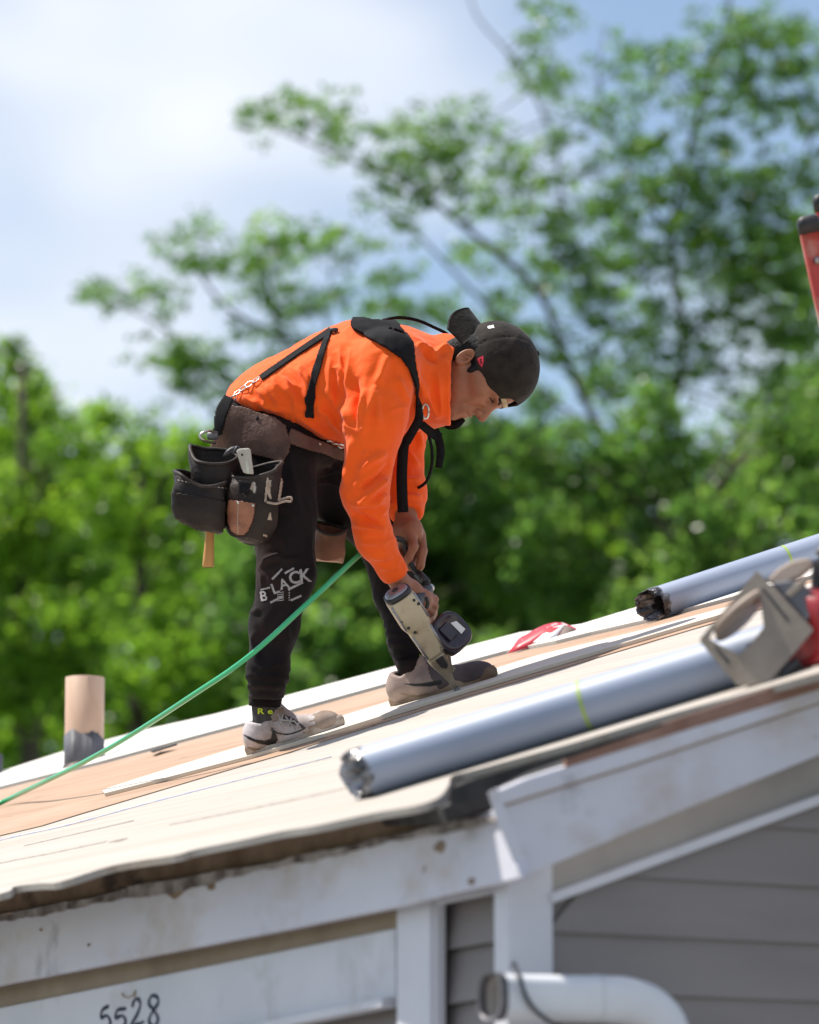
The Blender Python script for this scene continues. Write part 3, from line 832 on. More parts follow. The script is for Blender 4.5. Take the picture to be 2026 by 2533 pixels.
for k in range(2):
    for i in range(32):
        j = (i + 1) % 32; Fc.append((k * 32 + i, k * 32 + j, k * 32 + 32 + j, k * 32 + 32 + i))
mob('tar_collar', V, Fc, TAR, vp)
p2 = RF(-34, 1930); d2 = pix(p2)[2]; r2 = 40 * d2 / FPX
vs = empty('vent_stub', p2, 'short dark vent stub cut off by the left edge', 'vent pipe')
zt2 = P(-34, 1866, d2)[2]
secs = [(np.array([p2[0], p2[1], z]), X3, Y3, r, r, 2) for z, r in ((p2[2] - .05, r2), (zt2, r2), (zt2, r2 * .9), (zt2 - .05, r2 * .9))]
mob('stub', *loft(secs, 28, False, True), GREYPIPE, vs)
# strip of dark torn felt at the pipe's right
fp = [(372, 1857), (390, 1848), (430, 1842), (438, 1840), (400, 1852), (378, 1859)]
o = plate('felt_scrap', [RF(x, y, .016) for x, y in fp], NX, 0.004, MT['felt'], None, None, 0)
tag(o, 'torn scrap of dark felt on the white ridge board', 'scrap')

# crumpled red and white wrapper
RED = material('red_wrapper', (0.52, 0.022, 0.04), (0.62, 0.05, 0.07), 0.4, 12, spots=[((0.8, 0.72, 0.7), 20, (1, 1, 1), 0.58, 0.62)])
WHITE_P = material('white_paper', (0.72, 0.71, 0.72), (0.8, 0.79, 0.79), 0.6, 10, bump=0.1)
BROWN_P = material('wrapper_underside', (0.13, 0.095, 0.08), (0.2, 0.15, 0.13), 0.7, 10)
wr = empty('wrapper', RF(1330, 1602), 'crumpled red and white wrapper on the ridge board', 'wrapper')
wd = pix(RF(1300, 1607))[2]
rows = [[(1256, 1616), (1278, 1610), (1302, 1603), (1328, 1594), (1352, 1590), (1378, 1588), (1404, 1577), (1428, 1566)],
        [(1268, 1600), (1290, 1590), (1312, 1580), (1338, 1566), (1360, 1556), (1386, 1550), (1410, 1556), (1432, 1562)],
        [(1280, 1582), (1300, 1570), (1324, 1556), (1348, 1545), (1372, 1539), (1394, 1540), (1414, 1548), (1436, 1560)],
        [(1290, 1574), (1306, 1568), (1326, 1560), (1348, 1553), (1372, 1549), (1392, 1549), (1412, 1553), (1438, 1561)]]
V = [P(x, y, wd + (-.03, 0.0, .05, .11)[k] + random.uniform(-.01, .01)) for k, r in enumerate(rows) for x, y in r]
Fc = [(k * 8 + i, k * 8 + i + 1, k * 8 + 9 + i, k * 8 + 8 + i) for k in range(3) for i in range(7)]
o = mob('printed_sheet', V, Fc, RED, wr); m = o.modifiers.new('t', 'SOLIDIFY'); m.thickness = 0.001
fl = [[(1318, 1588), (1344, 1592), (1368, 1592)], [(1338, 1572), (1360, 1572), (1382, 1567)], [(1352, 1556), (1376, 1549), (1398, 1543)]]
V = [P(x, y, wd - .045 + .03 * k + random.uniform(-.004, .004)) for k, r in enumerate(fl) for x, y in r]
Fc = [(k * 3 + i, k * 3 + i + 1, k * 3 + 4 + i, k * 3 + 3 + i) for k in range(2) for i in range(2)]
o = mob('white_flap', V, Fc, WHITE_P, wr); m = o.modifiers.new('t', 'SOLIDIFY'); m.thickness = 0.001
V = [P(1373, 1590, wd - .04), P(1398, 1546, wd + .0), P(1430, 1561, wd - .02), P(1402, 1577, wd - .04)]
o = mob('curled_underside', V, [(0, 1, 2, 3)], BROWN_P, wr); m = o.modifiers.new('t', 'SOLIDIFY'); m.thickness = 0.001

# ------------------------------------------------------------------ circular saw lying at the near roof edge
STEEL = material('dusty_steel', (0.22, 0.18, 0.14), (0.32, 0.265, 0.215), 0.5, 7, metal=0.2, bump=0.1, spots=[((0.2, 0.17, 0.15), 4, (1, 1, 1), .5, .7)])
SAWRED = material('red_saw_housing', (0.30, 0.012, 0.02), (0.36, 0.02, 0.025), 0.4, 6, coat=0.2)
SAWGREY = material('grey_saw_guard', (0.10, 0.10, 0.115), (0.17, 0.165, 0.17), 0.5, 8, metal=0.3)
BLACKP = material('black_plastic', (0.015, 0.015, 0.017), (0.03, 0.03, 0.033), 0.5, 20)
WOODY = material('scuffed_lever', (0.30, 0.22, 0.17), (0.40, 0.31, 0.25), 0.6, 9)
sd0 = pix(RF(1870, 1697))[2]
saw = empty('circular_saw', RF(1870, 1697), 'red circular saw with grey base plate tipped up at the roof edge', 'circular saw')
SN = nrm(-VF * 1.0 - VR * 0.22 + VU * 0.28)
SP = P(1860, 1694, sd0 - 0.0)
def sq(x, y, back=0.0):
    return on_plane(x, y, SP - SN * back, SN)
outer = [(1872, 1411), (1812, 1484), (1733, 1578), (1732, 1588), (1772, 1636), (1823, 1695), (1897, 1692), (1955, 1626), (2012, 1558), (2006, 1550), (1940, 1482)]
hole = [(1850, 1474), (1806, 1520), (1760, 1566), (1755, 1580), (1790, 1600), (1829, 1619), (1860, 1590), (1889, 1551), (1884, 1510), (1882, 1478), (1868, 1470)]
key = [outer[0]] + [hole[0]] + hole[1:] + [hole[0]] + outer[0:1] + outer[1:]
def plate_holed(name, outl, hol, fn, th, mat, parent):
    k, m = len(outl), len(hol)
    bm = bmesh.new()
    vo = [bm.verts.new(fn(x, y)) for x, y in outl]; vh = [bm.verts.new(fn(x, y)) for x, y in hol]
    es = [bm.edges.new((vo[i], vo[(i + 1) % k])) for i in range(k)] + [bm.edges.new((vh[i], vh[(i + 1) % m])) for i in range(m)]
    bmesh.ops.triangle_fill(bm, use_beauty=True, edges=es)
    r = bmesh.ops.extrude_face_region(bm, geom=bm.faces[:])
    for v in r['geom']:
        if isinstance(v, bmesh.types.BMVert): v.co -= Vector(SN) * th
    bmesh.ops.recalc_face_normals(bm, faces=bm.faces)
    bm.verts.index_update()
    V = [tuple(v.co) for v in bm.verts]; Fc = [tuple(v.index for v in f.verts) for f in bm.faces]
    bm.free()
    return mob(name, V, Fc, mat, parent, smooth=False)
bpx = plate_holed('base_plate', outer, hole, sq, 0.004, STEEL, saw)
plate('groove', [sq(x, y, -.001) for x, y in ((1884, 1458), (1890, 1455), (1953, 1533), (1948, 1538))], SN, 0.002, BLACKP, bpx, None, 0)
plate('groove', [sq(x, y, -.001) for x, y in ((1766, 1600), (1771, 1598), (1806, 1636), (1802, 1644))], SN, 0.002, BLACKP, bpx, None, 0)
hx = nrm(sq(1868, 1480) - sq(1757, 1575))         # long direction of the blade opening
cen = sq(1822, 1540, 0.035)
V, Fc = loft([(cen - np.cross(hx, SN) * .0012, hx, SN, .052, .052, 2), (cen + np.cross(hx, SN) * .0012, hx, SN, .052, .052, 2)], 40)
mob('blade', V, Fc, STEEL, saw, smooth=False)
wv = np.cross(hx, SN)
V, Fc = loft([(sq(1840, 1526, .03) - wv * .016, hx, SN, .064, .05, 2.2), (sq(1840, 1526, .03) - wv * .004, hx, SN, .066, .052, 2.2)], 30)
mob('lower_guard', V, Fc, WOODY, saw)
plate('guard_lever', [sq(x, y, .02) for x, y in ((1896, 1432), (1926, 1404), (1957, 1386), (1985, 1380), (2004, 1380), (2009, 1392), (2002, 1406), (1976, 1427), (1942, 1442), (1912, 1446))], SN, 0.022, WOODY, saw, None, .006)
plate('upper_guard', [sq(x, y, .012) for x, y in ((1905, 1440), (1950, 1432), (1988, 1442), (2004, 1462), (2010, 1520), (1992, 1542), (1960, 1500))], SN, 0.05, SAWGREY, saw, None, .006)
plate('clamp_bracket', [sq(x, y, .008) for x, y in ((1942, 1470), (1985, 1428), (1998, 1432), (1990, 1446), (1956, 1478))], SN, 0.008, STEEL, saw, None, .002)
m0 = sq(1975, 1560, .045)
ud = nrm(P(2070, 1545, sd0 + .12) - m0); uv = nrm(np.cross(ud, VF)); uw = np.cross(ud, uv)
secs = [(m0 + ud * t, uv, uw, r, r, 2.4) for t, r in ((0, .05), (.004, .068), (.03, .078), (.06, .08), (.10, .077), (.14, .062), (.15, .04))]
mob('motor_housing', *loft(secs, 32), SAWRED, saw)
V, Fc = tube([m0 + ud * .05 + uv * -.06 + VU * 0, m0 + ud * .06 + VU * .125, m0 + ud * .12 + VU * .15, m0 + ud * .17 + VU * .09, m0 + ud * .15 + VU * .02], 0.017, 12)
mob('handle', V, Fc, BLACKP, saw)
plate('shoe_stop', [sq(x, y, .01) for x, y in ((1925, 1662), (1968, 1624), (1982, 1640), (1940, 1678), (1928, 1676))], SN, 0.03, BLACKP, saw, None, .003)

# ------------------------------------------------------------------ ladder at the right edge
LADR = material('orange_red_fibreglass', (0.56, 0.075, 0.07), (0.66, 0.12, 0.10), 0.5, 5, bump=0.05, spots=[((0.62, 0.45, 0.38), 5, (1, 1, 1), 0.52, 0.66)])
ALU = material('aluminium', (0.5, 0.5, 0.5), rough=0.4, metal=0.8)
DL = 15.6
def ladder_rail(tp, mat, parent):
    top = P(*tp, DL)
    d = nrm(P(tp[0] + 85, tp[1] + 392, DL) - top)
    end = top + d * ((top[2]) / -d[2])
    fx = nrm(np.cross(d, VF)); fx = fx if fx[0] > 0 else -fx
    fy = nrm(np.cross(d, fx)); fy = fy if fy @ VF > 0 else -fy
    prof = [(-.034, -.015), (.034, -.015), (.034, .022), (.027, .022), (.027, -.008), (-.027, -.008), (-.027, .022), (-.034, .022)]
    V = [q + fx * a + fy * b for q in (top, end) for a, b in prof]
    # flanges turn toward the lens
    V = [q + fx * a - fy * b for q in (top, end) for a, b in prof]
    k = len(prof)
    Fc = [(i, (i + 1) % k, k + (i + 1) % k, k + i) for i in range(k)] + [tuple(range(k))[::-1], tuple(range(k, 2 * k))]
    r = recalc(mob('rail', V, Fc, mat, parent, smooth=False))
    c = top - d * .004
    V, Fc = loft([(top + d * .03, fx, fy, .037, .030, 5), (c, fx, fy, .037, .030, 5), (c - d * .016, fx, fy, .031, .026, 3.5), (c - d * .022, fx, fy, .02, .015, 3)], 24)
    mob('end_cap', V, Fc, BLACKP, r)
    return top, d, fx, fy
lad = empty('ladder', (0, 0, 0), 'orange-red ladder with black end caps leaning at the right edge', 'ladder')
ta, d, fx, fy = ladder_rail((2000, 553), LADR, lad)
DL = 15.95
tb, d, fx, fy = ladder_rail((2038, 498), LADR, lad)
lad_base = ta + d * (ta[2] / -d[2])
for k in range(15):
    s = 0.12 + k * .305
    V, Fc = tube([ta + d * s, tb + d * (s + .02)], 0.013, 10, 0)
    mob('rung', V, Fc, ALU, lad)
off = Vector(lad_base)
lad.location = off
for ch in lad.children: ch.location = ch.location - off
# ------------------------------------------------------------------ figure: signed-distance modelling in the view-aligned frame
def smin(a, b, k):
    h = np.clip(0.5 + 0.5 * (b - a) / k, 0, 1)
    return b + (a - b) * h - k * h * (1 - h)
def smax(a, b, k):
    return -smin(-a, -b, k)
def cone(p, a, b, r1, r2, sc=None):
    a, b = np.asarray(a, float), np.asarray(b, float)
    if sc is not None:                         # squeeze space along y (depth) round a
        p = p.copy(); p[:, 1] = (p[:, 1] - a[1]) * sc + a[1]
        b = b.copy(); b[1] = (b[1] - a[1]) * sc + a[1]
    ab = b - a
    t = np.clip((p - a) @ ab / max(ab @ ab, 1e-9), 0, 1)
    return np.linalg.norm(p - a - t[:, None] * ab, axis=1) - (r1 + (r2 - r1) * t)
def ball(p, c, r):
    r = np.asarray(r, float) * np.ones(3)
    q = (p - np.asarray(c)) / r
    n = np.linalg.norm(q, axis=1)
    g = np.linalg.norm(q / r, axis=1)
    return n * (n - 1) / np.maximum(g, 1e-9)
def chain(p, pts, rad, k=0.02, sc=None):
    d = None
    for i in range(len(pts) - 1):
        e = cone(p, pts[i], pts[i + 1], rad[i], rad[i + 1], sc)
        d = e if d is None else smin(d, e, k)
    return d

def surface(fn, lo, hi, h):
    """surface nets of fn(points) < 0 on a grid of step h, evaluated only near the surface"""
    lo, hi = np.asarray(lo, float), np.asarray(hi, float)
    n = np.ceil((hi - lo) / h).astype(int) + 1
    B = 6
    nb = np.ceil(n / B).astype(int); n = nb * B
    ix = [np.arange(k) for k in nb]
    g = np.stack(np.meshgrid(*ix, indexing='ij'), -1).reshape(-1, 3)
    cen = lo + (g * B + (B - 1) / 2) * h
    dc = fn(cen)
    act = np.abs(dc) < B * h * 1.9
    vol = np.repeat(np.repeat(np.repeat(dc.reshape(nb), B, 0), B, 1), B, 2).astype(np.float32)
    ob = np.stack(np.meshgrid(*[np.arange(B)] * 3, indexing='ij'), -1).reshape(-1, 3)
    ga = g[act]
    for s in range(0, len(ga), 1500):
        idx = (ga[s:s + 1500, None, :] * B + ob[None]).reshape(-1, 3)
        vol[idx[:, 0], idx[:, 1], idx[:, 2]] = fn(lo + idx * h)
    ins = vol < 0
    c = np.zeros(np.array(vol.shape) - 1, np.int8)
    for a in (0, 1):
        for b in (0, 1):
            for d in (0, 1):
                c += ins[a:vol.shape[0] - 1 + a, b:vol.shape[1] - 1 + b, d:vol.shape[2] - 1 + d]
    cell = (c > 0) & (c < 8)
    ci = np.argwhere(cell)
    num = -np.ones(cell.shape, np.int64); num[cell] = np.arange(len(ci))
    acc = np.zeros((len(ci), 3)); cnt = np.zeros(len(ci))
    cor = [(a, b, d) for a in (0, 1) for b in (0, 1) for d in (0, 1)]
    for i in range(8):
        for j in range(i + 1, 8):
            if sum(abs(cor[i][q] - cor[j][q]) for q in range(3)) != 1: continue
            A, Bb = ci + cor[i], ci + cor[j]
            fa = vol[A[:, 0], A[:, 1], A[:, 2]]; fb = vol[Bb[:, 0], Bb[:, 1], Bb[:, 2]]
            m = (fa < 0) != (fb < 0)
            t = np.where(m, fa / np.where(m, fa - fb, 1), 0)
            acc[m] += (A + (Bb - A) * t[:, None])[m]; cnt[m] += 1
    V = lo + acc / cnt[:, None] * h
    quads = []
    for ax in range(3):
        o1, o2 = [(1, 2), (2, 0), (0, 1)][ax]
        sl0 = [slice(None)] * 3; sl1 = [slice(None)] * 3
        sl0[ax] = slice(0, -1); sl1[ax] = slice(1, None)
        x = ins[tuple(sl0)] != ins[tuple(sl1)]
        e = np.argwhere(x)
        e = e[(e[:, o1] > 0) & (e[:, o2] > 0) & (e[:, o1] < cell.shape[o1]) & (e[:, o2] < cell.shape[o2])]
        flip = ins[e[:, 0], e[:, 1], e[:, 2]]
        d1 = np.zeros(3, int); d1[o1] = 1
        d2 = np.zeros(3, int); d2[o2] = 1
        q = [num[tuple((e - a * d1 - b * d2).T)] for a, b in ((1, 1), (0, 1), (0, 0), (1, 0))]
        q = np.stack(q, 1)
        q[~flip] = q[~flip][:, ::-1]
        quads.append(q)
    Q = np.concatenate(quads)
    Q = Q[(Q >= 0).all(1)]
    return V, Q

def vnormals(V, Q):
    n = np.cross(V[Q[:, 2]] - V[Q[:, 0]], V[Q[:, 3]] - V[Q[:, 1]])
    N = np.zeros_like(V)
    for k in range(4): np.add.at(N, Q[:, k], n)
    return N / np.maximum(np.linalg.norm(N, axis=1), 1e-12)[:, None]

def relax(V, Q, it=2, f=0.5):
    for _ in range(it):
        acc = np.zeros_like(V); cnt = np.zeros(len(V))
        for k in range(4):
            for o in (1, 3):
                np.add.at(acc, Q[:, k], V[Q[:, (k + o) % 4]]); np.add.at(cnt, Q[:, k], 1)
        V = V + f * (acc / np.maximum(cnt, 1)[:, None] - V)
    return V

def vpx(V):                                     # view frame -> photograph pixels
    d = DFOC + V[:, 1]
    return np.stack([W / 2 + V[:, 0] * FPX / d, H / 2 - V[:, 2] * FPX / d], 1)

def vnoise(p, seed):                            # smooth sum-of-sines noise
    g = np.random.default_rng(seed)
    s = np.zeros(len(p))
    for k in range(7):
        d = g.normal(0, 1, 3); d /= np.linalg.norm(d)
        s += np.sin(p @ d * g.uniform(0.6, 1.7) * 6.28 + g.uniform(0, 6.28))
    return s / 7

def folds(V, N, lst, near=True):
    """raise cloth folds: (x0,y0,x1,y1,width_px,amp_mm)"""
    q = vpx(V)
    dsp = np.zeros(len(V))
    for x0, y0, x1, y1, w, amp in lst:
        a = np.array([x0, y0]); b = np.array([x1, y1]) - a
        L = np.hypot(*b)
        t = (q - a) @ b / (L * L)
        lat = (q - a) @ np.array([-b[1], b[0]]) / L
        lat = lat + 4 * np.sin(t * 4 + x0)
        env = np.clip(1 - (2 * np.clip(t, -.2, 1.2) - 1) ** 4, 0, 1)
        g = (lat / w) ** 2
        dsp += amp * .001 * env * (1.1 * (1 - g) * np.exp(-g / 1.1) + 1.3 * (np.exp(-1.7 * np.abs(lat) / w) - .22 * np.exp(-g / 5)))
    if near: dsp *= np.clip(0.35 - N[:, 1], 0, 1)
    return V + N * dsp[:, None]

def vob(name, V, Q, mat, parent):
    return mob(name, toW(V), Q, mat, parent)
def bvh_of(o):
    o_m = wmat(o)
    V = [o_m @ v.co for v in o.data.vertices]
    return BVHTree.FromPolygons(V, [tuple(p.vertices) for p in o.data.polygons])
def cast(b, x, y):
    d = Vector(nrm(P(x, y, 1) - CAM))
    h = b.ray_cast(Vector(CAM), d)
    if h[0] is None: return None
    n = h[1] if h[1].dot(d) < 0 else -h[1]
    return np.array(h[0]), np.array(n)

def inside(poly, X, Y):
    r = np.zeros(X.shape, bool)
    n = len(poly)
    for i in range(n):
        x0, y0 = poly[i]; x1, y1 = poly[(i + 1) % n]
        c = (y0 > Y) != (y1 > Y)
        with np.errstate(divide='ignore', invalid='ignore'):
            r ^= c & (X < (x1 - x0) * (Y - y0) / (y1 - y0 + 1e-12) + x0)
    return r

def decal(name, polys, bvhs, mat, parent, off=0.0012, step=2.0, thick=0.0, smooth_it=0):
    """patch of cloth, print or strap lying on the surface: outlines given as seen in the photograph"""
    pts = np.concatenate([np.asarray(p, float) for p in polys])
    x0, y0 = pts.min(0) - step; x1, y1 = pts.max(0) + step
    xs = np.arange(x0, x1, step); ys = np.arange(y0, y1, step)
    X, Y = np.meshgrid(xs + step / 2, ys + step / 2)
    m = np.zeros(X.shape, bool)
    for p in polys: m |= inside(p, X, Y)
    idx, V, Fc = {}, [], []
    bvhs = bvhs if isinstance(bvhs, list) else [bvhs]
    def vert(i, j):
        if (i, j) in idx: return idx[(i, j)]
        best = None
        for b in bvhs:
            h = cast(b, x0 + i * step, y0 + j * step)
            if h and (best is None or np.linalg.norm(h[0] - CAM) < np.linalg.norm(best[0] - CAM)): best = h
        if best is None: idx[(i, j)] = None; return None
        V.append(best[0] + best[1] * off); idx[(i, j)] = len(V) - 1
        return idx[(i, j)]
    for j, i in np.argwhere(m):
        f = [vert(i, j), vert(i, j + 1), vert(i + 1, j + 1), vert(i + 1, j)]
        if None in f: continue
        q = np.array([V[k] for k in f])
        if np.ptp(q @ VF) > 0.05 + 0.010 * step: continue
        Fc.append(f)
    if not Fc: return None
    if len(polys) == 1:                         # keep the largest connected piece
        par = list(range(len(V)))
        def find(a):
            while par[a] != a:
                par[a] = par[par[a]]; a = par[a]
            return a
        for f in Fc:
            for q in f[1:]: par[find(q)] = find(f[0])
        cnt = {}
        for f in Fc: cnt[find(f[0])] = cnt.get(find(f[0]), 0) + 1
        big = max(cnt, key=cnt.get)
        Fc = [f for f in Fc if find(f[0]) == big]
        use = sorted({q for f in Fc for q in f}); mp_ = {q: i for i, q in enumerate(use)}
        V = [V[q] for q in use]; Fc = [[mp_[q] for q in f] for f in Fc]
    V = np.array(V)
    if smooth_it: V = relax(V, np.array(Fc), smooth_it, 0.5)
    o = mob(name, V, Fc, mat, parent)
    if thick:
        s = o.modifiers.new('t', 'SOLIDIFY'); s.thickness = thick; s.offset = 1.0
    return o

def strip(pts, w):
    """polygon of a band of width w (or widths) along pixel points"""
    ws = [w] * len(pts) if np.isscalar(w) else w
    pp = catmull([np.array([a, b, c]) for (a, b), c in zip(pts, ws)], 5)
    l, r = [], []
    for i, p in enumerate(pp):
        t = pp[min(i + 1, len(pp) - 1)][:2] - pp[max(0, i - 1)][:2]; t = t / np.linalg.norm(t)
        n = np.array([-t[1], t[0]]) * p[2] / 2
        l.append(p[:2] + n); r.append(p[:2] - n)
    return [tuple(q) for q in l] + [tuple(q) for q in r[::-1]]

_FONT = {}
def glyph(ch):
    if ch not in _FONT:
        c = bpy.data.curves.new('glyph', 'FONT'); c.body = ch; c.size = 1; c.align_x = 'CENTER'; c.resolution_u = 4; c.offset = .022
        o = bpy.data.objects.new('glyph', c); COL.objects.link(o)
        bpy.context.view_layer.update()
        me = bpy.data.meshes.new_from_object(o.evaluated_get(bpy.context.evaluated_depsgraph_get()))
        v = np.array([x.co[:2] for x in me.vertices]); f = [tuple(p.vertices) for p in me.polygons]
        bpy.data.objects.remove(o); bpy.data.curves.remove(c); bpy.data.meshes.remove(me)
        _FONT[ch] = (v, f)
    return _FONT[ch]
def text_polys(ch, cx, cy, size, rot, sx=1.0, bold=0.0):
    v, f = glyph(ch)
    v = v - np.array([0, 0.35])
    c, s = math.cos(rot), math.sin(rot)
    x = v[:, 0] * sx * size; y = v[:, 1] * size
    q = np.stack([cx + x * c - y * s, cy - (x * s + y * c)], 1)
    return [[tuple(q[i]) for i in p] for p in f]

# ---- materials of the figure
SKIN = material('skin', (0.27, 0.105, 0.055), (0.33, 0.135, 0.075), 0.5, 30, bump=0.05, bscale=120, spec=0.4)
ORANGE = material('orange_shirt_fabric', (0.86, 0.098, 0.006), (0.92, 0.118, 0.010), 0.8, 10, bump=0.22, bscale=28, sheen=0.15, spec=0.2)
TROUS = material('dark_jogger_fabric', (0.009, 0.007, 0.008), (0.016, 0.0125, 0.014), 0.9, 10, bump=0.1, bscale=300, sheen=0.03, spec=0.15,
                 spots=[((0.038, 0.021, 0.018), 4.5, (1, 1, 1), 0.52, 0.72)])
STRAP = material('black_webbing', (0.005, 0.005, 0.006), (0.010, 0.009, 0.011), 0.85, 80, bump=0.25, bscale=400, spec=.2)
PAD = material('black_padding', (0.006, 0.0055, 0.0065), (0.012, 0.011, 0.0125), 0.9, 50, bump=0.2, bscale=300, spec=.2, spots=[((0.3, 0.28, 0.26), 120, (1, 1, 1), 0.76, 0.79)])
CAPM = material('charcoal_cap_fabric', (0.014, 0.010, 0.008), (0.028, 0.0215, 0.016), 0.85, 30, bump=0.35, bscale=34, sheen=0.08, spec=0.2)
HAIR = material('black_hair', (0.004, 0.0035, 0.0035), (0.010, 0.009, 0.0095), 0.6, 160, bump=0.5, bscale=160, spec=.25)
SOCK = material('charcoal_sock', (0.03, 0.03, 0.032), (0.06, 0.058, 0.06), 0.9, 60, bump=0.4, bscale=260)
PRINT = material('grey_print', (0.30, 0.28, 0.28), (0.38, 0.35, 0.35), 0.8, 60)
LIMEP = material('lime_print', (0.55, 0.68, 0.03), rough=0.7)
REDP = material('red_embroidery', (0.75, 0.03, 0.07), rough=0.6)
WHITEP = material('white_mark', (0.75, 0.74, 0.72), rough=0.6)
CHROME = material('bright_metal', (0.55, 0.52, 0.48), (0.7, 0.68, 0.62), 0.3, 30, metal=0.9)
EYE = material('lowered_eye', (0.05, 0.03, 0.02), rough=0.25)

feet0 = RF(860, 1800)
person = empty('person', feet0, 'person in orange sweatshirt and backward cap bending to nail the roof', 'person')

# ---- head frame
HO = LV(1184, 912, -0.01)
yaw = math.radians(14)
F2 = np.array([0.29, 0, -0.957]); U2 = np.array([0.957, 0, 0.29]); S2 = np.array([0, 1.0, 0])   # S2 points to the far side
HF = nrm(F2 * math.cos(yaw) - S2 * math.sin(yaw))
HU = U2
HS = np.cross(HU, HF); HS = HS if HS[1] > 0 else -HS
HK = 1.10
HM = np.stack([HF, HS, HU], 1)                  # columns
def toH(p): return (p - HO) @ HM / HK
def fromH(f, s, u): return HO + HM @ (np.array([f, s, u]) * HK)

def head_sdf(p):
    q = toH(p)
    m = q.copy(); m[:, 1] = np.abs(m[:, 1])
    d = ball(q, (0.004, 0, 0.042), (0.097, 0.074, 0.088))
    d = smin(d, ball(q, (0.046, 0, -0.018), (0.052, 0.060, 0.075)), 0.03)
    d = smin(d, cone(m, (-0.002, 0.050, -0.042), (0.076, 0.014, -0.088), 0.020, 0.017), 0.028)          # jaw
    d = smin(d, ball(q, (0.084, 0, -0.088), (0.019, 0.022, 0.017)), 0.014)                               # chin
    d = smin(d, cone(m, (0.062, 0.050, -0.012), (0.035, 0.058, -0.008), 0.016, 0.014), 0.022)            # cheekbone
    d = smin(d, cone(m, (0.091, 0.010, 0.020), (0.078, 0.045, 0.024), 0.011, 0.010), 0.012)              # brow
    d = smax(d, -ball(m, (0.100, 0.031, 0.003), (0.017, 0.019, 0.0125)), 0.010)                         # eye socket
    d = smin(d, ball(m, (0.077, 0.031, 0.002), (0.0135, 0.0145, 0.0125)), 0.004)
    d = smin(d, cone(q, (0.090, 0, 0.014), (0.117, 0, -0.026), 0.0085, 0.0105), 0.010)                   # nose
    d = smin(d, ball(m, (0.102, 0.012, -0.031), (0.0115, 0.0088, 0.0085)), 0.006)
    d = smin(d, ball(q, (0.088, 0, -0.058), (0.016, 0.028, 0.022)), 0.012)                               # muzzle
    d = smin(d, cone(m, (0.103, 0.0, -0.0505), (0.090, 0.023, -0.056), 0.0060, 0.0035), 0.004)           # upper lip
    d = smin(d, cone(m, (0.101, 0.0, -0.064), (0.089, 0.021, -0.058), 0.0065, 0.0035), 0.004)            # lower lip
    d = smax(d, -cone(m, (0.110, 0.0, -0.0565), (0.092, 0.024, -0.0575), 0.0022, 0.0016), 0.003)
    d = smax(d, -cone(m, (0.098, 0.017, -0.022), (0.086, 0.034, -0.052), 0.0022, 0.002), 0.008)          # fold from nose to mouth
    # ear
    e = m - np.array([-0.016, 0.078, -0.024])
    c, s = math.cos(.25), math.sin(.25)
    e = np.stack([e[:, 0] * c + e[:, 2] * s, e[:, 1] - 0.25 * np.clip(-e[:, 0], -0.02, 0.03), -e[:, 0] * s + e[:, 2] * c], 1)
    ear = ball(e, (0, 0, 0), (0.0150, 0.0070, 0.0265))
    ear = smax(ear, -ball(e, (0.002, 0.009, 0.003), (0.0105, 0.0115, 0.0185)), 0.002)
    ear = smin(ear, cone(e, (0.010, 0.004, 0.008), (-0.002, 0.003, 0.000), 0.0028, 0.0028), 0.003)
    d = smin(d, ear, 0.006)
    return d * HK

WR = LV(1000, 1452, -0.125)                      # near wrist
def px_chain(lst): return [LV(*q) for q in lst]
near_arm = px_chain([(955, 905, -.19), (928, 1030, -.225), (903, 1215, -.235), (925, 1330, -.20), (992, 1446, -.145)])
far_arm = px_chain([(1010, 905, .19), (1000, 1020, .21), (985, 1130, .20), (1000, 1215, .13), (1006, 1290, .06)])
# fingers: near hand closes round the tool's handle, far hand grips the hose
NH = [  # near hand (px, py, w): four fingers seen from the back, then the thumb
    [(1052, 1468, -.105), (1074, 1482, -.065), (1072, 1500, -.035), (1052, 1502, -.03)],
    [(1050, 1482, -.11), (1074, 1500, -.07), (1072, 1518, -.04), (1052, 1518, -.03)],
    [(1044, 1496, -.11), (1066, 1516, -.075), (1066, 1532, -.045), (1048, 1532, -.035)],
    [(1036, 1508, -.11), (1054, 1528, -.08), (1056, 1542, -.05), (1042, 1542, -.04)],
    [(1020, 1462, -.08), (1030, 1468, -.045), (1046, 1478, -.02)]]
FH = [  # far hand
    [(1040, 1322, .035), (1046, 1362, .005), (1040, 1398, .0), (1032, 1414, .005)],
    [(1030, 1340, .06), (1034, 1382, .05), (1014, 1402, .02), (1000, 1392, -.0)],
    [(1014, 1345, .075), (1014, 1384, .06), (996, 1396, .02), (984, 1380, .0)],
    [(998, 1340, .08), (994, 1372, .065), (980, 1382, .025), (972, 1366, .01)],
    [(1018, 1325, -.0), (1024, 1352, -.02), (1012, 1378, -.02), (1002, 1392, -.012)]]
def hand_sdf(p):
    d = cone(p, LV(986, 1436, -.148), LV(1016, 1462, -.115), .026, .026, 1.15)
    d = smin(d, cone(p, LV(1016, 1462, -.115), LV(1046, 1486, -.10), .027, .024, 0.9), .015)
    d = smin(d, cone(p, LV(1018, 1470, -.115), LV(1034, 1502, -.105), .024, .020, 0.9), .015)
    for f in NH:
        c = px_chain(f)
        d = smin(d, chain(p, c, [.0115, .0108, .010, .009][:len(c)], .005), .007)
    e = cone(p, LV(1004, 1262, .075), LV(1006, 1300, .05), .027, .030)
    e = smin(e, ball(p, LV(1008, 1320, .045), (.044, .040, .038)), .02)
    e = smin(e, ball(p, LV(1020, 1310, .012), (.028, .022, .032)), .015)
    for f in FH:
        c = px_chain(f)
        e = smin(e, chain(p, c, [.0135, .0118, .0108, .0095][:len(c)], .005), .006)
    return np.minimum(d, e)
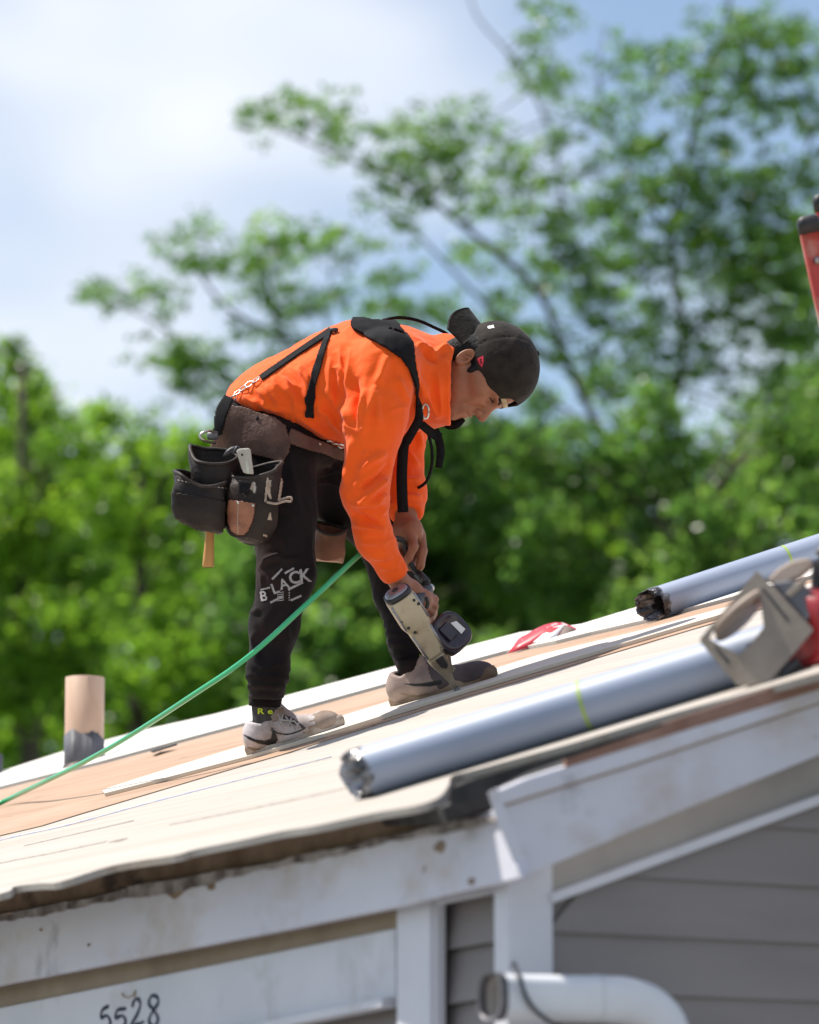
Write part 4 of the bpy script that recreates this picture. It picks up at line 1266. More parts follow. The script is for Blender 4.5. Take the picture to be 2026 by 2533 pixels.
neck = px_chain([(1128, 918, -.0), (1060, 915, 0), (1000, 915, 0)])
def body_sdf(p):
    d = head_sdf(p)
    d = smin(d, cone(p, neck[0], neck[1], .056, .062), .03)
    d = smin(d, cone(p, neck[1], neck[2], .066, .075), .04)
    t = cone(p, LV(960, 940), LV(860, 950), .105, .11, .66)
    t = smin(t, cone(p, LV(860, 950), LV(720, 990), .11, .08, .66), .04)
    t = smin(t, cone(p, LV(720, 990), LV(650, 1080), .08, .09, .66), .04)
    d = smin(d, t, .05)
    for a in (near_arm, far_arm):
        d = smin(d, chain(p, a, [.050, .042, .034, .030, .024], .02), .03)
    return smin(d, hand_sdf(p), .012)
lo = LV(600, 1560, 0); hi = LV(1345, 790, 0); lo[1] = -.33; hi[1] = .33
BV, BQ = surface(body_sdf, lo, hi, 0.0030)
BV = relax(BV, BQ, 1, .4)
body = vob('body', BV, BQ, SKIN, person)

# eyes, brows
for s in (-1, 1):
    mob('eye', *loft([(toW(fromH(0.0775 + .0125 * math.sin(t), s * .031, .0015)), toW(HS) - V0, toW(HU) - V0, max(.0002, .0125 * HK * math.cos(t)), max(.0002, .0105 * HK * math.cos(t)), 2) for t in np.linspace(-.2, 1.5, 7)], 16), EYE, person)
    V, Fc = tube([toW(fromH(.1015, s * .012, .019)), toW(fromH(.0985, s * .028, .026)), toW(fromH(.083, s * .048, .022))], [.0035, .0045, .002], 8)
    mob('eyebrow', V, Fc, HAIR, person)
    V, Fc = tube([toW(fromH(.0945, s * .018, .006)), toW(fromH(.0965, s * .030, .0085)), toW(fromH(.0885, s * .044, .004))], [.0016, .0022, .0015], 6)
    mob('eyelashes', V, Fc, HAIR, person)

# hair under the cap: back of the head, sideburns
def hair_sdf(p):
    q = toH(p); m = q.copy(); m[:, 1] = np.abs(m[:, 1])
    d = ball(q, (0.000, 0, 0.038), (0.1005, 0.079, 0.092))
    d = smin(d, cone(q, (-0.070, 0, -0.01), (-0.066, 0, -0.055), 0.038, 0.022), .03)
    d = smin(d, ball(m, (-0.045, 0.055, -0.03), (0.03, 0.02, 0.045)), .02)
    lowcut = -(q[:, 2] - (-0.075)) 
    fr = q[:, 0] - (0.012 - 0.30 * np.clip(-(q[:, 2]), -.05, .1))
    burn = ball(m, (0.016, 0.0665, -0.006), (0.010, 0.009, 0.024))
    d = smax(smax(d, fr, .006), lowcut, .006)
    d = smin(d, burn, .006)
    d = smax(d, -ball(m, (-0.012, 0.082, -0.024), (0.022, 0.02, 0.034)), .004)
    return (d + 0.0016 * vnoise(q * 55, 3)) * HK
lo = np.min([fromH(a, b, c) for a in (-.13, .13) for b in (-.1, .1) for c in (-.1, .14)], 0); hi = np.max([fromH(a, b, c) for a in (-.13, .13) for b in (-.1, .1) for c in (-.1, .14)], 0)
HV, HQ = surface(hair_sdf, lo, hi, 0.004)
vob('hair', HV, HQ, HAIR, person)

# cap worn backward
def cap_sdf(p):
    q = toH(p)
    r = np.array([.1085, .0855, .099])
    d = ball(q, (0.006, 0, 0.045), r)
    ang = np.arctan2(q[:, 1], q[:, 0] - .006)
    up_ = np.clip((q[:, 2] - .05) / .08, 0, 1)
    d = d + 0.0016 * np.exp(-((np.mod(ang + math.pi / 6, math.pi / 3) - math.pi / 6) / .045) ** 2) * (1 - up_ * .6)      # panel seams
    d = d + 0.0042 * (np.abs(vnoise(q * np.array([13, 11, 9]), 8)) - .2) * up_ ** .3
    d = np.maximum(d, -(ball(q, (0.006, 0, 0.045), r - .006)))
    cut = np.interp(q[:, 0], [-.11, -.03, .03, .06, .08, .11], [-.002, -.004, -.006, .003, .017, .036]) - q[:, 2]
    arch = ((q[:, 0] - .108) / .05) ** 2 + (q[:, 1] / .040) ** 2 + ((q[:, 2] - .034) / .028) ** 2 - 1
    d = smax(d, cut, .003)
    return smax(d, -arch * .02, .003) * HK
lo = np.min([fromH(a, b, c) for a in (-.13, .13) for b in (-.1, .1) for c in (-.03, .16)], 0); hi = np.max([fromH(a, b, c) for a in (-.13, .13) for b in (-.1, .1) for c in (-.03, .16)], 0)
CV, CQ_ = surface(cap_sdf, lo, hi, 0.0034)
CV = relax(CV, CQ_, 2, .4)
cap = vob('cap', CV, CQ_, CAPM, person)
V, Fc = [], []
nu, nv = 25, 12
for k in range(2):
    for j in range(nv):
        for i in range(nu):
            s = (i / (nu - 1) * 2 - 1)
            ext = (j / (nv - 1))
            fb = -.082 + .036 * (s * s)
            f = fb + (-.148 + .022 * s * s + .034 * abs(s) ** 9 - fb) * ext
            u = .042 - .024 * ext - .064 * abs(s) ** 1.8 + (.0035 if k else 0)
            V.append(toW(fromH(f, s * .082, u)))
for k in range(2):
    for j in range(nv - 1):
        for i in range(nu - 1):
            a = k * nu * nv + j * nu + i
            Fc.append((a, a + 1, a + nu + 1, a + nu) if k else (a + nu, a + nu + 1, a + 1, a))
for i in range(nu - 1):
    a = (nv - 1) * nu + i; b = a + nu * nv; Fc.append((a, a + 1, b + 1, b))
    a = i; b = a + nu * nv; Fc.append((a + 1, a, b, b + 1))
mob('bill', V, Fc, CAPM, cap)
V, Fc = loft([(toW(fromH(.006, 0, .143)), toW(HF) - V0, toW(HS) - V0, .008, .008, 2), (toW(fromH(.006, 0, .1475)), toW(HF) - V0, toW(HS) - V0, .006, .006, 2)], 14)
mob('button', V, Fc, CAPM, cap)
V, Fc = ribbon([toW(fromH(.092, -.048, .034)), toW(fromH(.1035, -.024, .034)), toW(fromH(.107, 0, .034)), toW(fromH(.1035, .024, .034)), toW(fromH(.092, .048, .034))], toW(HU) - V0, .013, .002)
mob('closure_strap', V, Fc, material('tan_strap', (.3, .22, .12), (.5, .4, .25), .6, 90), cap)
cb = bvh_of(cap)
fl = [[(1182, 888), (1196, 879), (1196, 907), (1190, 908)], [(1196, 880), (1197, 880), (1196, 908), (1194, 908)]]
decal('side_emblem', [[(1181, 888), (1195, 880), (1197, 893), (1193, 909), (1187, 902), (1183, 893)]], cb, REDP, cap, .0012, 1.5)
decal('emblem_letter', [strip([(1187, 891), (1192, 888), (1188, 897), (1193, 895), (1190, 902)], 1.8)], cb, CAPM, cap, .002, 1.0)
decal('rear_badge', [strip([(1207, 811), (1222, 808)], 7)], cb, WHITEP, cap, .0012, 1.5)

# ---- sweatshirt
def shirt_core(p):
    t = cone(p, LV(612, 1002), LV(690, 975), .052, .084, .42)
    t = smin(t, cone(p, LV(690, 975), LV(800, 958), .084, .122, .66), .05)
    t = smin(t, cone(p, LV(800, 958), LV(890, 942), .122, .147, .72), .05)
    t = smin(t, cone(p, LV(890, 942), LV(980, 928), .147, .128, .70), .05)
    t = smin(t, cone(p, LV(640, 1000), LV(770, 1006), .074, .094, .48), .05)
    t = smin(t, cone(p, LV(790, 985), LV(880, 1010), .110, .100, .70), .05)      # hanging front
    t = smin(t, cone(p, LV(880, 1010), LV(1010, 1010), .095, .055, .55), .05)
    t = smin(t, cone(p, LV(1000, 930), LV(1050, 960), .105, .085, .60), .04)
    hem0, hem1 = LV(556, 984), LV(862, 1130)
    n = nrm(np.array([(hem1 - hem0)[2], 0, -(hem1 - hem0)[0]]))
    t = smax(t, (p - hem0) @ n, .012)
    a = chain(p, near_arm, [.084, .077, .057, .045, .034], .03)
    b = chain(p, far_arm, [.080, .072, .062, .054, .043], .03)
    t = smin(t, a, .03); t = smin(t, b, .04)
    return t
def collar(p):
    q = p.copy()
    # loose hood collar: slanted open cone round the neck
    c0, c1 = LV(1005, 930), LV(1120, 950)
    ax = nrm(c1 - c0); L = np.linalg.norm(c1 - c0)
    r = p - c0
    h = r @ ax
    rad = r - h[:, None] * ax
    wz = rad @ nrm(np.array([-ax[2], 0, ax[0]])); wy = rad[:, 1]
    k = np.clip(h / L, 0, 1)
    rz = .098 + .026 * np.sin(k * 2.4); ry = .085 + .055 * np.sqrt(k)
    ang = np.arctan2(wy, wz)
    dd = (np.sqrt((wz / rz) ** 2 + (wy / ry) ** 2) - 1) * .095
    dd = dd + .005 * np.sin(ang * 3 + h * 40) + .010 * np.exp(-((h - .012) / .012) ** 2)
    sh = np.maximum(dd, -(dd + .009))
    sh = smax(sh, h - L - .012 * np.sin(ang * 2 + .6) , .004)
    return smax(sh, -h, .01)
def shirt_sdf(p):
    t = shirt_core(p)
    cu0, cu1 = near_arm[-1], nrm(near_arm[-1] - near_arm[-2])
    nearm = (p[:, 1] < 0) & (p[:, 2] < LV(0, 1300)[2])
    t = np.where(nearm, smax(t, (p - LV(980, 1424, -.15)) @ cu1, .006), t)
    f0, f1 = LV(1004, 1272, .07), nrm(far_arm[-1] - far_arm[-2])
    farm = (p[:, 1] >= 0) & (p[:, 2] < LV(0, 1200)[2])
    t = np.where(farm, smax(t, (p - f0) @ f1, .006), t)
    # neck opening
    t = smax(t, -cone(p, LV(1060, 930), LV(1160, 935), .062, .10), .01)
    return smin(t, collar(p), .018)
lo = LV(545, 1470); hi = LV(1150, 775); lo[1] = -.36; hi[1] = .36
SV, SQ = surface(shirt_sdf, lo, hi, 0.0044)
SV = relax(SV, SQ, 2, .5)
N = vnormals(SV, SQ)
FL = [(735, 905, 770, 1000, 15, 7), (700, 930, 748, 1020, 14, 6), (664, 950, 690, 1012, 13, 6), (625, 990, 705, 1018, 11, 5), (640, 960, 660, 1000, 10, 5), (600, 975, 640, 1000, 9, 4),
      (836, 862, 848, 975, 12, 6), (862, 858, 866, 985, 13, 6), (812, 880, 822, 990, 13, 5), (884, 930, 876, 1075, 13, -9), (900, 960, 884, 1075, 14, 9), (966, 880, 928, 950, 14, 8), (925, 950, 900, 1080, 13, 7), (940, 965, 934, 1060, 10, 5),
      (985, 930, 1010, 1010, 12, 5), (780, 1010, 860, 1070, 14, 6), (730, 1030, 830, 1085, 13, 5), (800, 960, 870, 1040, 14, 5), (868, 1085, 858, 1200, 13, 7),
      (958, 1120, 885, 1165, 13, 8), (968, 1150, 890, 1215, 12, -7), (966, 1180, 880, 1245, 13, 8), (955, 1235, 865, 1250, 11, 6), (868, 1275, 950, 1300, 11, -6), (872, 1290, 955, 1322, 12, 6), (890, 1335, 962, 1350, 10, 5), (915, 1370, 975, 1385, 9, 4), (940, 1400, 990, 1408, 8, 3),
      (1025, 1060, 1050, 1110, 12, 6), (1000, 1120, 1040, 1150, 10, 5), (990, 1180, 1040, 1190, 10, 5), (985, 1225, 1045, 1235, 9, 5),
      (1030, 850, 1075, 880, 10, 8), (1075, 882, 1110, 850, 9, 7), (1045, 865, 1080, 895, 9, -6), (1040, 930, 1085, 1040, 13, 6), (1075, 920, 1098, 1030, 12, 5), (1020, 860, 1050, 990, 9, 5)]
gfl = np.random.default_rng(77)
for _ in range(34):                             # small creases: hanging on the torso, slanting across the sleeve
    if gfl.random() < .55:
        x, y = gfl.uniform(610, 880), gfl.uniform(880, 1050); an = gfl.normal(1.15, .35); ln = gfl.uniform(28, 70)
    else:
        y = gfl.uniform(1000, 1400); x = np.interp(y, [1000, 1215, 1330, 1430], [930, 903, 925, 985]) + gfl.uniform(-40, 40); an = gfl.normal(-.45, .4); ln = gfl.uniform(24, 60)
    FL.append((x, y, x + ln * math.cos(an), y + ln * math.sin(an), gfl.uniform(4.5, 8), gfl.uniform(1.4, 3.2)))
SV = folds(SV, N, FL)
N = vnormals(SV, SQ)
st = SV @ np.array([[9, 0, 4], [0, 7, 0], [-3, 0, 9]]).T
SV = SV + N * (0.0075 * (.22 - np.abs(vnoise(st, 4)))[:, None] + 0.0040 * (.2 - np.abs(vnoise(SV * np.array([20, 9, 13]), 5)))[:, None])
SV = relax(SV, SQ, 1, .3)
shirt = vob('sweatshirt', SV, SQ, ORANGE, person)
sb = bvh_of(shirt)

def shoe_frame(heel_px, toe_px, dep_shift, zs, L=0.292):
    hp = RF(*heel_px)
    best = None
    for an in np.linspace(-1.0, 1.0, 201):      # direction in the roof plane, as seen from heel to toe
        dr = RX * math.cos(an) + BX * math.sin(an)
        a = pix(hp); b = pix(hp + dr * L)
        e = abs((b[1] - a[1]) / (b[0] - a[0]) - (toe_px[1] - heel_px[1]) / (toe_px[0] - heel_px[0])) + .004 * abs(an)
        if best is None or e < best[0]: best = (e, an)
    dr = RX * math.cos(best[1]) + BX * math.sin(best[1])
    Lr = L * (toe_px[0] - heel_px[0]) / (pix(hp + dr * L)[0] - pix(hp)[0])
    sd = np.cross(NX, dr)                       # far side
    return hp + dep_shift * sd, np.stack([dr, sd, NX], 1), Lr / .292, zs
SHOE1 = shoe_frame((617, 1872), (848, 1799), -.125, 1.06)
SHOE2 = shoe_frame((986, 1752), (1236, 1686), -.02, .90)
def shoe_pt(fr, x, y, z): return toV(fr[0] + fr[1] @ (np.array([x, y, z * fr[3]]) * fr[2]))
C1, C2 = shoe_pt(SHOE1, .078, 0, .095), shoe_pt(SHOE2, .078, 0, .095)

# ---- joggers
near_leg = px_chain([(688, 1110, -.10), (700, 1270, -.135), (709, 1420, -.16), (678, 1545, -.165), (662, 1660, -.16), (657, 1772, C1[1])])
far_leg = px_chain([(730, 1120, .10), (845, 1215, .18), (948, 1325, .22), (982, 1470, .19), (1008, 1590, .13), (1024, 1668, C2[1])])
def trousers_sdf(p):
    t = cone(p, LV(640, 1050), LV(690, 1100), .108, .115, .68)
    t = smin(t, cone(p, LV(690, 1060), LV(800, 1085), .10, .06, .60), .05)
    a = chain(p, near_leg, [.102, .083, .071, .060, .050, .0445], .03)
    b = chain(p, far_leg, [.100, .090, .070, .056, .046, .041], .03)
    t = smin(t, a, .03); t = smin(t, b, .04)
    # bunched rings above the ankles
    z1 = p[:, 2] - LV(0, 1690)[2]
    r1 = np.exp(-(z1 / .05) ** 2) * np.sin(p[:, 2] * 260 + 14 * p[:, 0] + 9 * p[:, 1] + 1.4 * np.sin(p[:, 1] * 40)) * .0036 * (p[:, 0] < LV(850, 0)[0])
    z2 = p[:, 2] - LV(0, 1575)[2]
    r2 = np.exp(-(z2 / .055) ** 2) * np.sin(p[:, 2] * 250 - 16 * p[:, 0] + 1.4 * np.sin(p[:, 1] * 40)) * .0036 * (p[:, 0] > LV(850, 0)[0])
    t = t - r1 - r2
    k = nrm(LV(660, 1100) - LV(600, 1000))
    t = smax(t, p[:, 2] - LV(0, 965)[2] - 0.0, .01)
    lowcut = np.where(p[:, 0] < LV(850, 0)[0], LV(0, 1730, -.15)[2] - p[:, 2], (LV(1022, 1652, .1) - p) @ -nrm(far_leg[-1] - far_leg[-2]))
    return smax(t, lowcut, .004)
lo = LV(540, 1790); hi = LV(1090, 955); lo[1] = -.32; hi[1] = .36
TV, TQ = surface(trousers_sdf, lo, hi, 0.0055)
TV = relax(TV, TQ, 2, .5)
N = vnormals(TV, TQ)
TFL = [(640, 1400, 700, 1372, 9, 5), (650, 1450, 640, 1400, 8, 4), (770, 1320, 775, 1440, 9, 4), (618, 1520, 640, 1500, 10, 4), (640, 1380, 770, 1395, 10, 4), (655, 1420, 770, 1360, 9, 3), (700, 1500, 720, 1600, 12, 4),
       (625, 1560, 640, 1640, 12, 4), (800, 1060, 820, 1170, 10, 6), (790, 1150, 850, 1130, 9, 6), (790, 1170, 850, 1165, 8, 5), (785, 1190, 850, 1205, 8, 5), (640, 1655, 715, 1640, 8, 4), (720, 1120, 740, 1300, 14, 4)]
TV = folds(TV, N, TFL)
TV = TV + N * (0.0022 * vnoise(TV * np.array([14, 10, 14]), 6) + .0016 * vnoise(TV * 30, 7))[:, None]
trou = vob('joggers', TV, TQ, TROUS, person)
tb_ = bvh_of(trou)
# ribbed cuffs and socks
for base, top, low_, r0, up_px in ((near_leg, (657, 1722, C1[1]), (653, 1790, C1[1]), .0425, 0), (far_leg, (1018, 1640, C2[1]), (1030, 1700, C2[1]), .0395, 1)):
    a, b = LV(*top), LV(*low_)
    ax = nrm(b - a); u = nrm(np.cross(ax, [0, 1, 0])); v = np.cross(ax, u)
    seg = 64; V, Fc = [], []
    for t, rr in ((-.012, 1.0), (0.0, 1.015), (.012, .99), (.026, .975), (.027, .92)):
        for i in range(seg):
            an = 2 * math.pi * i / seg
            V.append(toW(a + ax * t + (u * math.cos(an) + v * math.sin(an)) * r0 * rr * (1.025 if i % 2 else 1)))
    for k in range(4):
        for i in range(seg):
            j = (i + 1) % seg; Fc.append((k * seg + i, k * seg + j, k * seg + seg + j, k * seg + seg + i))
    mob('cuff', V, Fc, TROUS, person)
    secs = [(toW(a + ax * t + np.array([dx, 0, 0])), toW(u) - V0, toW(v) - V0, r, r * .92, 2) for t, r, dx in ((.0, r0 * .92, 0), (.02, r0 * .88, .001), (.045, r0 * .84, .003), (.07, r0 * .84, .006), (.095, r0 * .7, .012))]
    sk = mob('sock', *loft(secs, 28), SOCK, person)
    kb = bvh_of(sk)
    if not up_px:
        for ch, x in (('R', 645), ('e', 668), ('e', 687), ('b', 704)):
            decal('sock_print', text_polys(ch, x, 1759, 20, .03, 1.3), kb, LIMEP, sk, .0012, 1.2)
    else:
        decal('sock_print', [strip([(986, 1636), (990, 1654)], 5), strip([(988, 1638), (1008, 1647)], 5), strip([(990, 1653), (1009, 1649)], 4)], [kb, tb_], LIMEP, sk, .0012, 1.2)
        decal('sock_print', [[(1037, 1616), (1044, 1628), (1038, 1634)]], [kb, tb_], LIMEP, sk, .0012, 1.2)
# printed lettering on the near leg
for ch, x, y, sz, rt in (('B', 652, 1474, 34, .12), ('L', 680, 1455, 36, .35), ('A', 702, 1444, 36, .3), ('C', 728, 1428, 42, .1), ('K', 753, 1423, 44, .1)):
    decal('leg_print', text_polys(ch, x, y, sz, rt, .95), tb_, PRINT, trou, .0012, 1.4)
for x, y, ln, rt, w in ((686, 1420, 36, .8, 5), (731, 1449, 40, .45, 5), (684, 1483, 34, .5, 5), (732, 1479, 28, .42, 5), (716, 1412, 26, .5, 5), (657, 1456, 24, .25, 4)):
    decal('leg_print', [strip([(x - ln / 2 * math.cos(rt), y + ln / 2 * math.sin(rt)), (x + ln / 2 * math.cos(rt), y - ln / 2 * math.sin(rt))], w)], tb_, PRINT, trou, .0012, 1.2)
for k in range(5):
    decal('leg_print', [strip([(686, 1466 + 5 * k), (702, 1464 + 5 * k)], 1.8)], tb_, PRINT, trou, .0012, 1.0)
    decal('leg_print', [strip([(714, 1460 + 6 * k), (717, 1460 + 6 * k)], 3)], tb_, PRINT, trou, .0012, 1.0)

# ---- shoes
SH_W = material('dusty_white_shoe', (0.34, 0.28, 0.26), (0.56, 0.51, 0.52), 0.6, 14, ramp=(.35, .6), bump=0.12, bscale=120, spots=[((0.20, 0.12, 0.07), 9, (1, 1, 1), 0.55, 0.72)])
SH_B = material('dusty_brown_shoe', (0.24, 0.175, 0.155), (0.36, 0.27, 0.235), 0.7, 14, bump=0.12, bscale=120)
SH_D = material('dark_suede_shoe', (0.07, 0.055, 0.06), (0.11, 0.085, 0.088), 0.85, 14, bump=0.15, bscale=160)
SOLE = material('dirty_rubber_sole', (0.15, 0.095, 0.06), (0.33, 0.245, 0.18), 0.75, 14, bump=0.25, bscale=60)
SH_TOE = material('dusty_toe', (0.20, 0.13, 0.09), (0.40, 0.33, 0.29), 0.7, 10, ramp=(.35, .62), bump=.1)
SOLE_W = material('dusty_pale_sole', (0.20, 0.135, 0.09), (0.50, 0.44, 0.39), 0.75, 12, ramp=(.4, .6), bump=.2, bscale=60)
SWOOSH = material('black_trim', (0.008, 0.008, 0.009), rough=0.5)
LACE = material('grey_lace', (0.40, 0.36, 0.34), (0.5, 0.46, 0.44), 0.8, 60)
def shoe(fr, mat, toe_mat=None):
    o, M, k, zs = fr
    def up_sdf(p):
        x, y, z = p[:, 0], p[:, 1], p[:, 2]
        d = cone(p, (.045, 0, .050), (.12, 0, .050), .040, .043, .92)
        d = smin(d, cone(p, (.12, 0, .046), (.225, .004, .030), .043, .034, .80), .02)
        d = smin(d, ball(p, (.242, .004, .034), (.046, .044, .032)), .02)
        d = smin(d, cone(p, (.056, 0, .06), (.066, 0, .104), .038, .044, 1.08), .02)
        d = smin(d, cone(p, (.130, 0, .082), (.112, 0, .118), .026, .024, 1.1), .02)     # tongue
        d = smin(d, ball(p, (.035, 0, .055), (.036, .036, .045)), .02)
        d = smax(d, -cone(p, (.066, 0, .085), (.074, 0, .14), .034, .040, 1.12), .005)
        topz = np.interp(x, [0, .02, .06, .092, .12, .14, .3], [.112, .106, .086, .098, .125, .14, .14])
        d = smax(d, z - topz, .005)
        return smax(d, -(z - .018), .004)
    V, Q = surface(up_sdf, (-.02, -.07, 0), (.31, .07, .15), .0042)
    V = relax(V, Q, 1, .4)
    Wd = lambda V: o + (np.asarray(V) * k * np.array([1, 1.0, zs])) @ M.T
    up = mob('shoe_upper', Wd(V), Q, mat, person)
    if toe_mat is not None:
        up.data.materials.append(toe_mat)
        for pl in up.data.polygons:
            c = V[list(pl.vertices)].mean(0)
            if c[0] > (.155 if toe_mat is SH_D else .20 + .05 * vnoise(c[None] * 40, 9)[0] + .8 * (c[2] - .04)) - .3 * (c[2] - .03) * (toe_mat is SH_D): pl.material_index = 1
    # sole
    secs = []
    n = 40
    out_ = []
    for i in range(n):
        t = 2 * math.pi * i / n
        x = .146 + .150 * math.cos(t)
        wdt = np.interp(x, [-.01, .05, .12, .21, .27, .30], [.034, .039, .036, .046, .040, .03])
        y = math.copysign(abs(math.sin(t)) ** .75, math.sin(t)) * wdt
        out_.append((x, y))
    V2, F2_ = [], []
    for kk, (zz_, gr) in enumerate(((0.0015, .97), (.006, 1.02), (.024, 1.03), (.036, .99))):
        for x, y in out_:
            rise = .010 * max(0, (x - .20) / .1) ** 2
            hz = zz_ * (1.15 if x < .09 else 1.0) + rise * (1 if kk < 2 else .8)
            V2.append((.146 + (x - .146) * gr, y * gr, hz + (.006 * (x < .12) if kk == 3 else 0)))
    for kk in range(3):
        for i in range(n):
            j = (i + 1) % n; F2_.append((kk * n + i, kk * n + j, kk * n + n + j, kk * n + n + i))
    F2_.append(tuple(range(n))[::-1]); F2_.append(tuple(range(3 * n, 4 * n)))
    mob('shoe_sole', Wd(V2), F2_, SOLE if toe_mat is SH_D else SOLE_W, person)
    ub = bvh_of(up)
    return up, ub, Wd, o, M, k
up1, ub1, W1, o1, M1, k1 = shoe(SHOE1, SH_W, SH_TOE)
up2, ub2, W2, o2, M2, k2 = shoe(SHOE2, SH_B, SH_D)
decal('side_mark', [[(600, 1815), (632, 1829), (655, 1832), (670, 1827), (674, 1812), (668, 1802), (682, 1814), (687, 1829), (682, 1838), (664, 1843), (640, 1839), (618, 1830)]], ub1, SWOOSH, up1, .0015, 1.3)
decal('side_mark', [[(996, 1691), (1040, 1691), (1092, 1682), (1094, 1692), (1062, 1698), (1028, 1698)]], ub2, SWOOSH, up2, .0015, 1.3)
decal('lace_panel', [strip([(684, 1770), (716, 1780), (752, 1800)], [10, 14, 6])], ub1, SH_D, up1, .001, 1.5)
for (x0, y0, x1, y1) in ((688, 1768, 700, 1794), (700, 1770, 694, 1792), (706, 1774, 722, 1796), (720, 1778, 712, 1798), (726, 1784, 742, 1800), (738, 1790, 730, 1804), (690, 1782, 728, 1786)):
    pts = [cast(ub1, x0 + (x1 - x0) * t, y0 + (y1 - y0) * t) for t in np.linspace(0, 1, 5)]
    pts = [q[0] + q[1] * .003 for q in pts if q]
    if len(pts) > 2: mob('lace', *tube(pts, .0024, 6, 3), LACE, up1)

decal('heel_panel', [[(604, 1846), (640, 1852), (690, 1846), (690, 1850), (640, 1858), (604, 1854)]], ub1, SOLE, up1, .0012, 1.4)
decal('eyelet_panel', [strip([(672, 1800), (684, 1812), (712, 1816), (740, 1808), (756, 1800)], 3)], ub1, SWOOSH, up1, .0012, 1.2)
decal('tongue', [[(668, 1772), (680, 1756), (700, 1752), (706, 1766), (694, 1780), (676, 1786)]], ub1, SH_TOE, up1, .0015, 1.5, .003)
decal('heel_panel', [strip([(990, 1716), (1030, 1722), (1080, 1712)], 3)], ub2, SOLE, up2, .0012, 1.3)
# ------------------------------------------------------------------ tool belt with suspenders
LEATH = material('brown_belt_leather', (0.075, 0.036, 0.026), (0.14, 0.072, 0.052), 0.6, 16, spec=.3, bump=0.35, bscale=90, spots=[((0.035, 0.02, 0.016), 9, (1, 1, 1), 0.55, 0.7)])
POUCH = material('black_pouch_leather', (0.013, 0.009, 0.008), (0.030, 0.021, 0.017), 0.6, 12, bump=0.3, bscale=90, spec=.25,
                 spots=[((0.085, 0.055, 0.043), 10, (1, 1, 1), 0.58, 0.75), ((0.42, 0.37, 0.33), 30, (1, 1, .5), 0.655, 0.69)])
POUCHRIM = material('pouch_binding', (0.018, 0.013, 0.011), (0.05, 0.037, 0.03), 0.6, 20, bump=0.2, spec=.3)
TANL = material('tan_leather', (0.24, 0.085, 0.045), (0.32, 0.13, 0.07), 0.55, 25, bump=0.25, bscale=120, spots=[((0.12, 0.045, 0.025), 20, (1, 1, 1), 0.58, 0.7)])
WORN = material('worn_leather_edge', (0.30, 0.21, 0.15), (0.42, 0.33, 0.26), 0.7, 60)
STITCH = material('pale_thread', (0.42, 0.36, 0.30), rough=0.8)
belt = empty('tool_belt', toW(LV(640, 1090, -.2)), 'worn leather tool belt with dark pouches and black suspenders on the worker', 'tool belt')
def form_sdf(p):
    d = cone(p, LV(625, 1040), LV(690, 1110), .125, .128, .70)
    d = smin(d, cone(p, LV(690, 1060), LV(800, 1085), .105, .07, .62), .05)
    return smin(d, cone(p, near_leg[0], near_leg[1], .112, .094), .03)
lo = LV(460, 1330); hi = LV(900, 930); lo[1] = -.34; hi[1] = .3
FV, FQ = surface(form_sdf, lo, hi, .009)
fb = BVHTree.FromPolygons([Vector(v) for v in toW(FV)], [tuple(q) for q in FQ])
decal('hip_pad', [[(574, 1006), (606, 1010), (638, 1024), (678, 1036), (704, 1056), (716, 1096), (713, 1119), (699, 1143), (668, 1134), (632, 1124), (586, 1112), (528, 1100), (545, 1066), (562, 1032)]],
      fb, LEATH, belt, .004, 2.5, .007)
decal('belt_strap', [strip([(712, 1078), (760, 1098), (810, 1112), (860, 1128)], [34, 30, 26, 24])], [fb, tb_], LEATH, belt, .004, 2.5, .005)
decal('back_strap', [strip([(572, 988), (556, 1022), (546, 1072)], [22, 26, 18])], [fb, tb_], PAD, belt, .009, 2.5, .004)
h = cast(fb, 640, 1040)
V, Fc = loft([(h[0] + h[1] * .0118, VR, VU, .0045, .0060, 2), (h[0] + h[1] * .0128, VR, VU, .0040, .0055, 2)], 16)
mob('grommet', V, Fc, HOLE, belt)

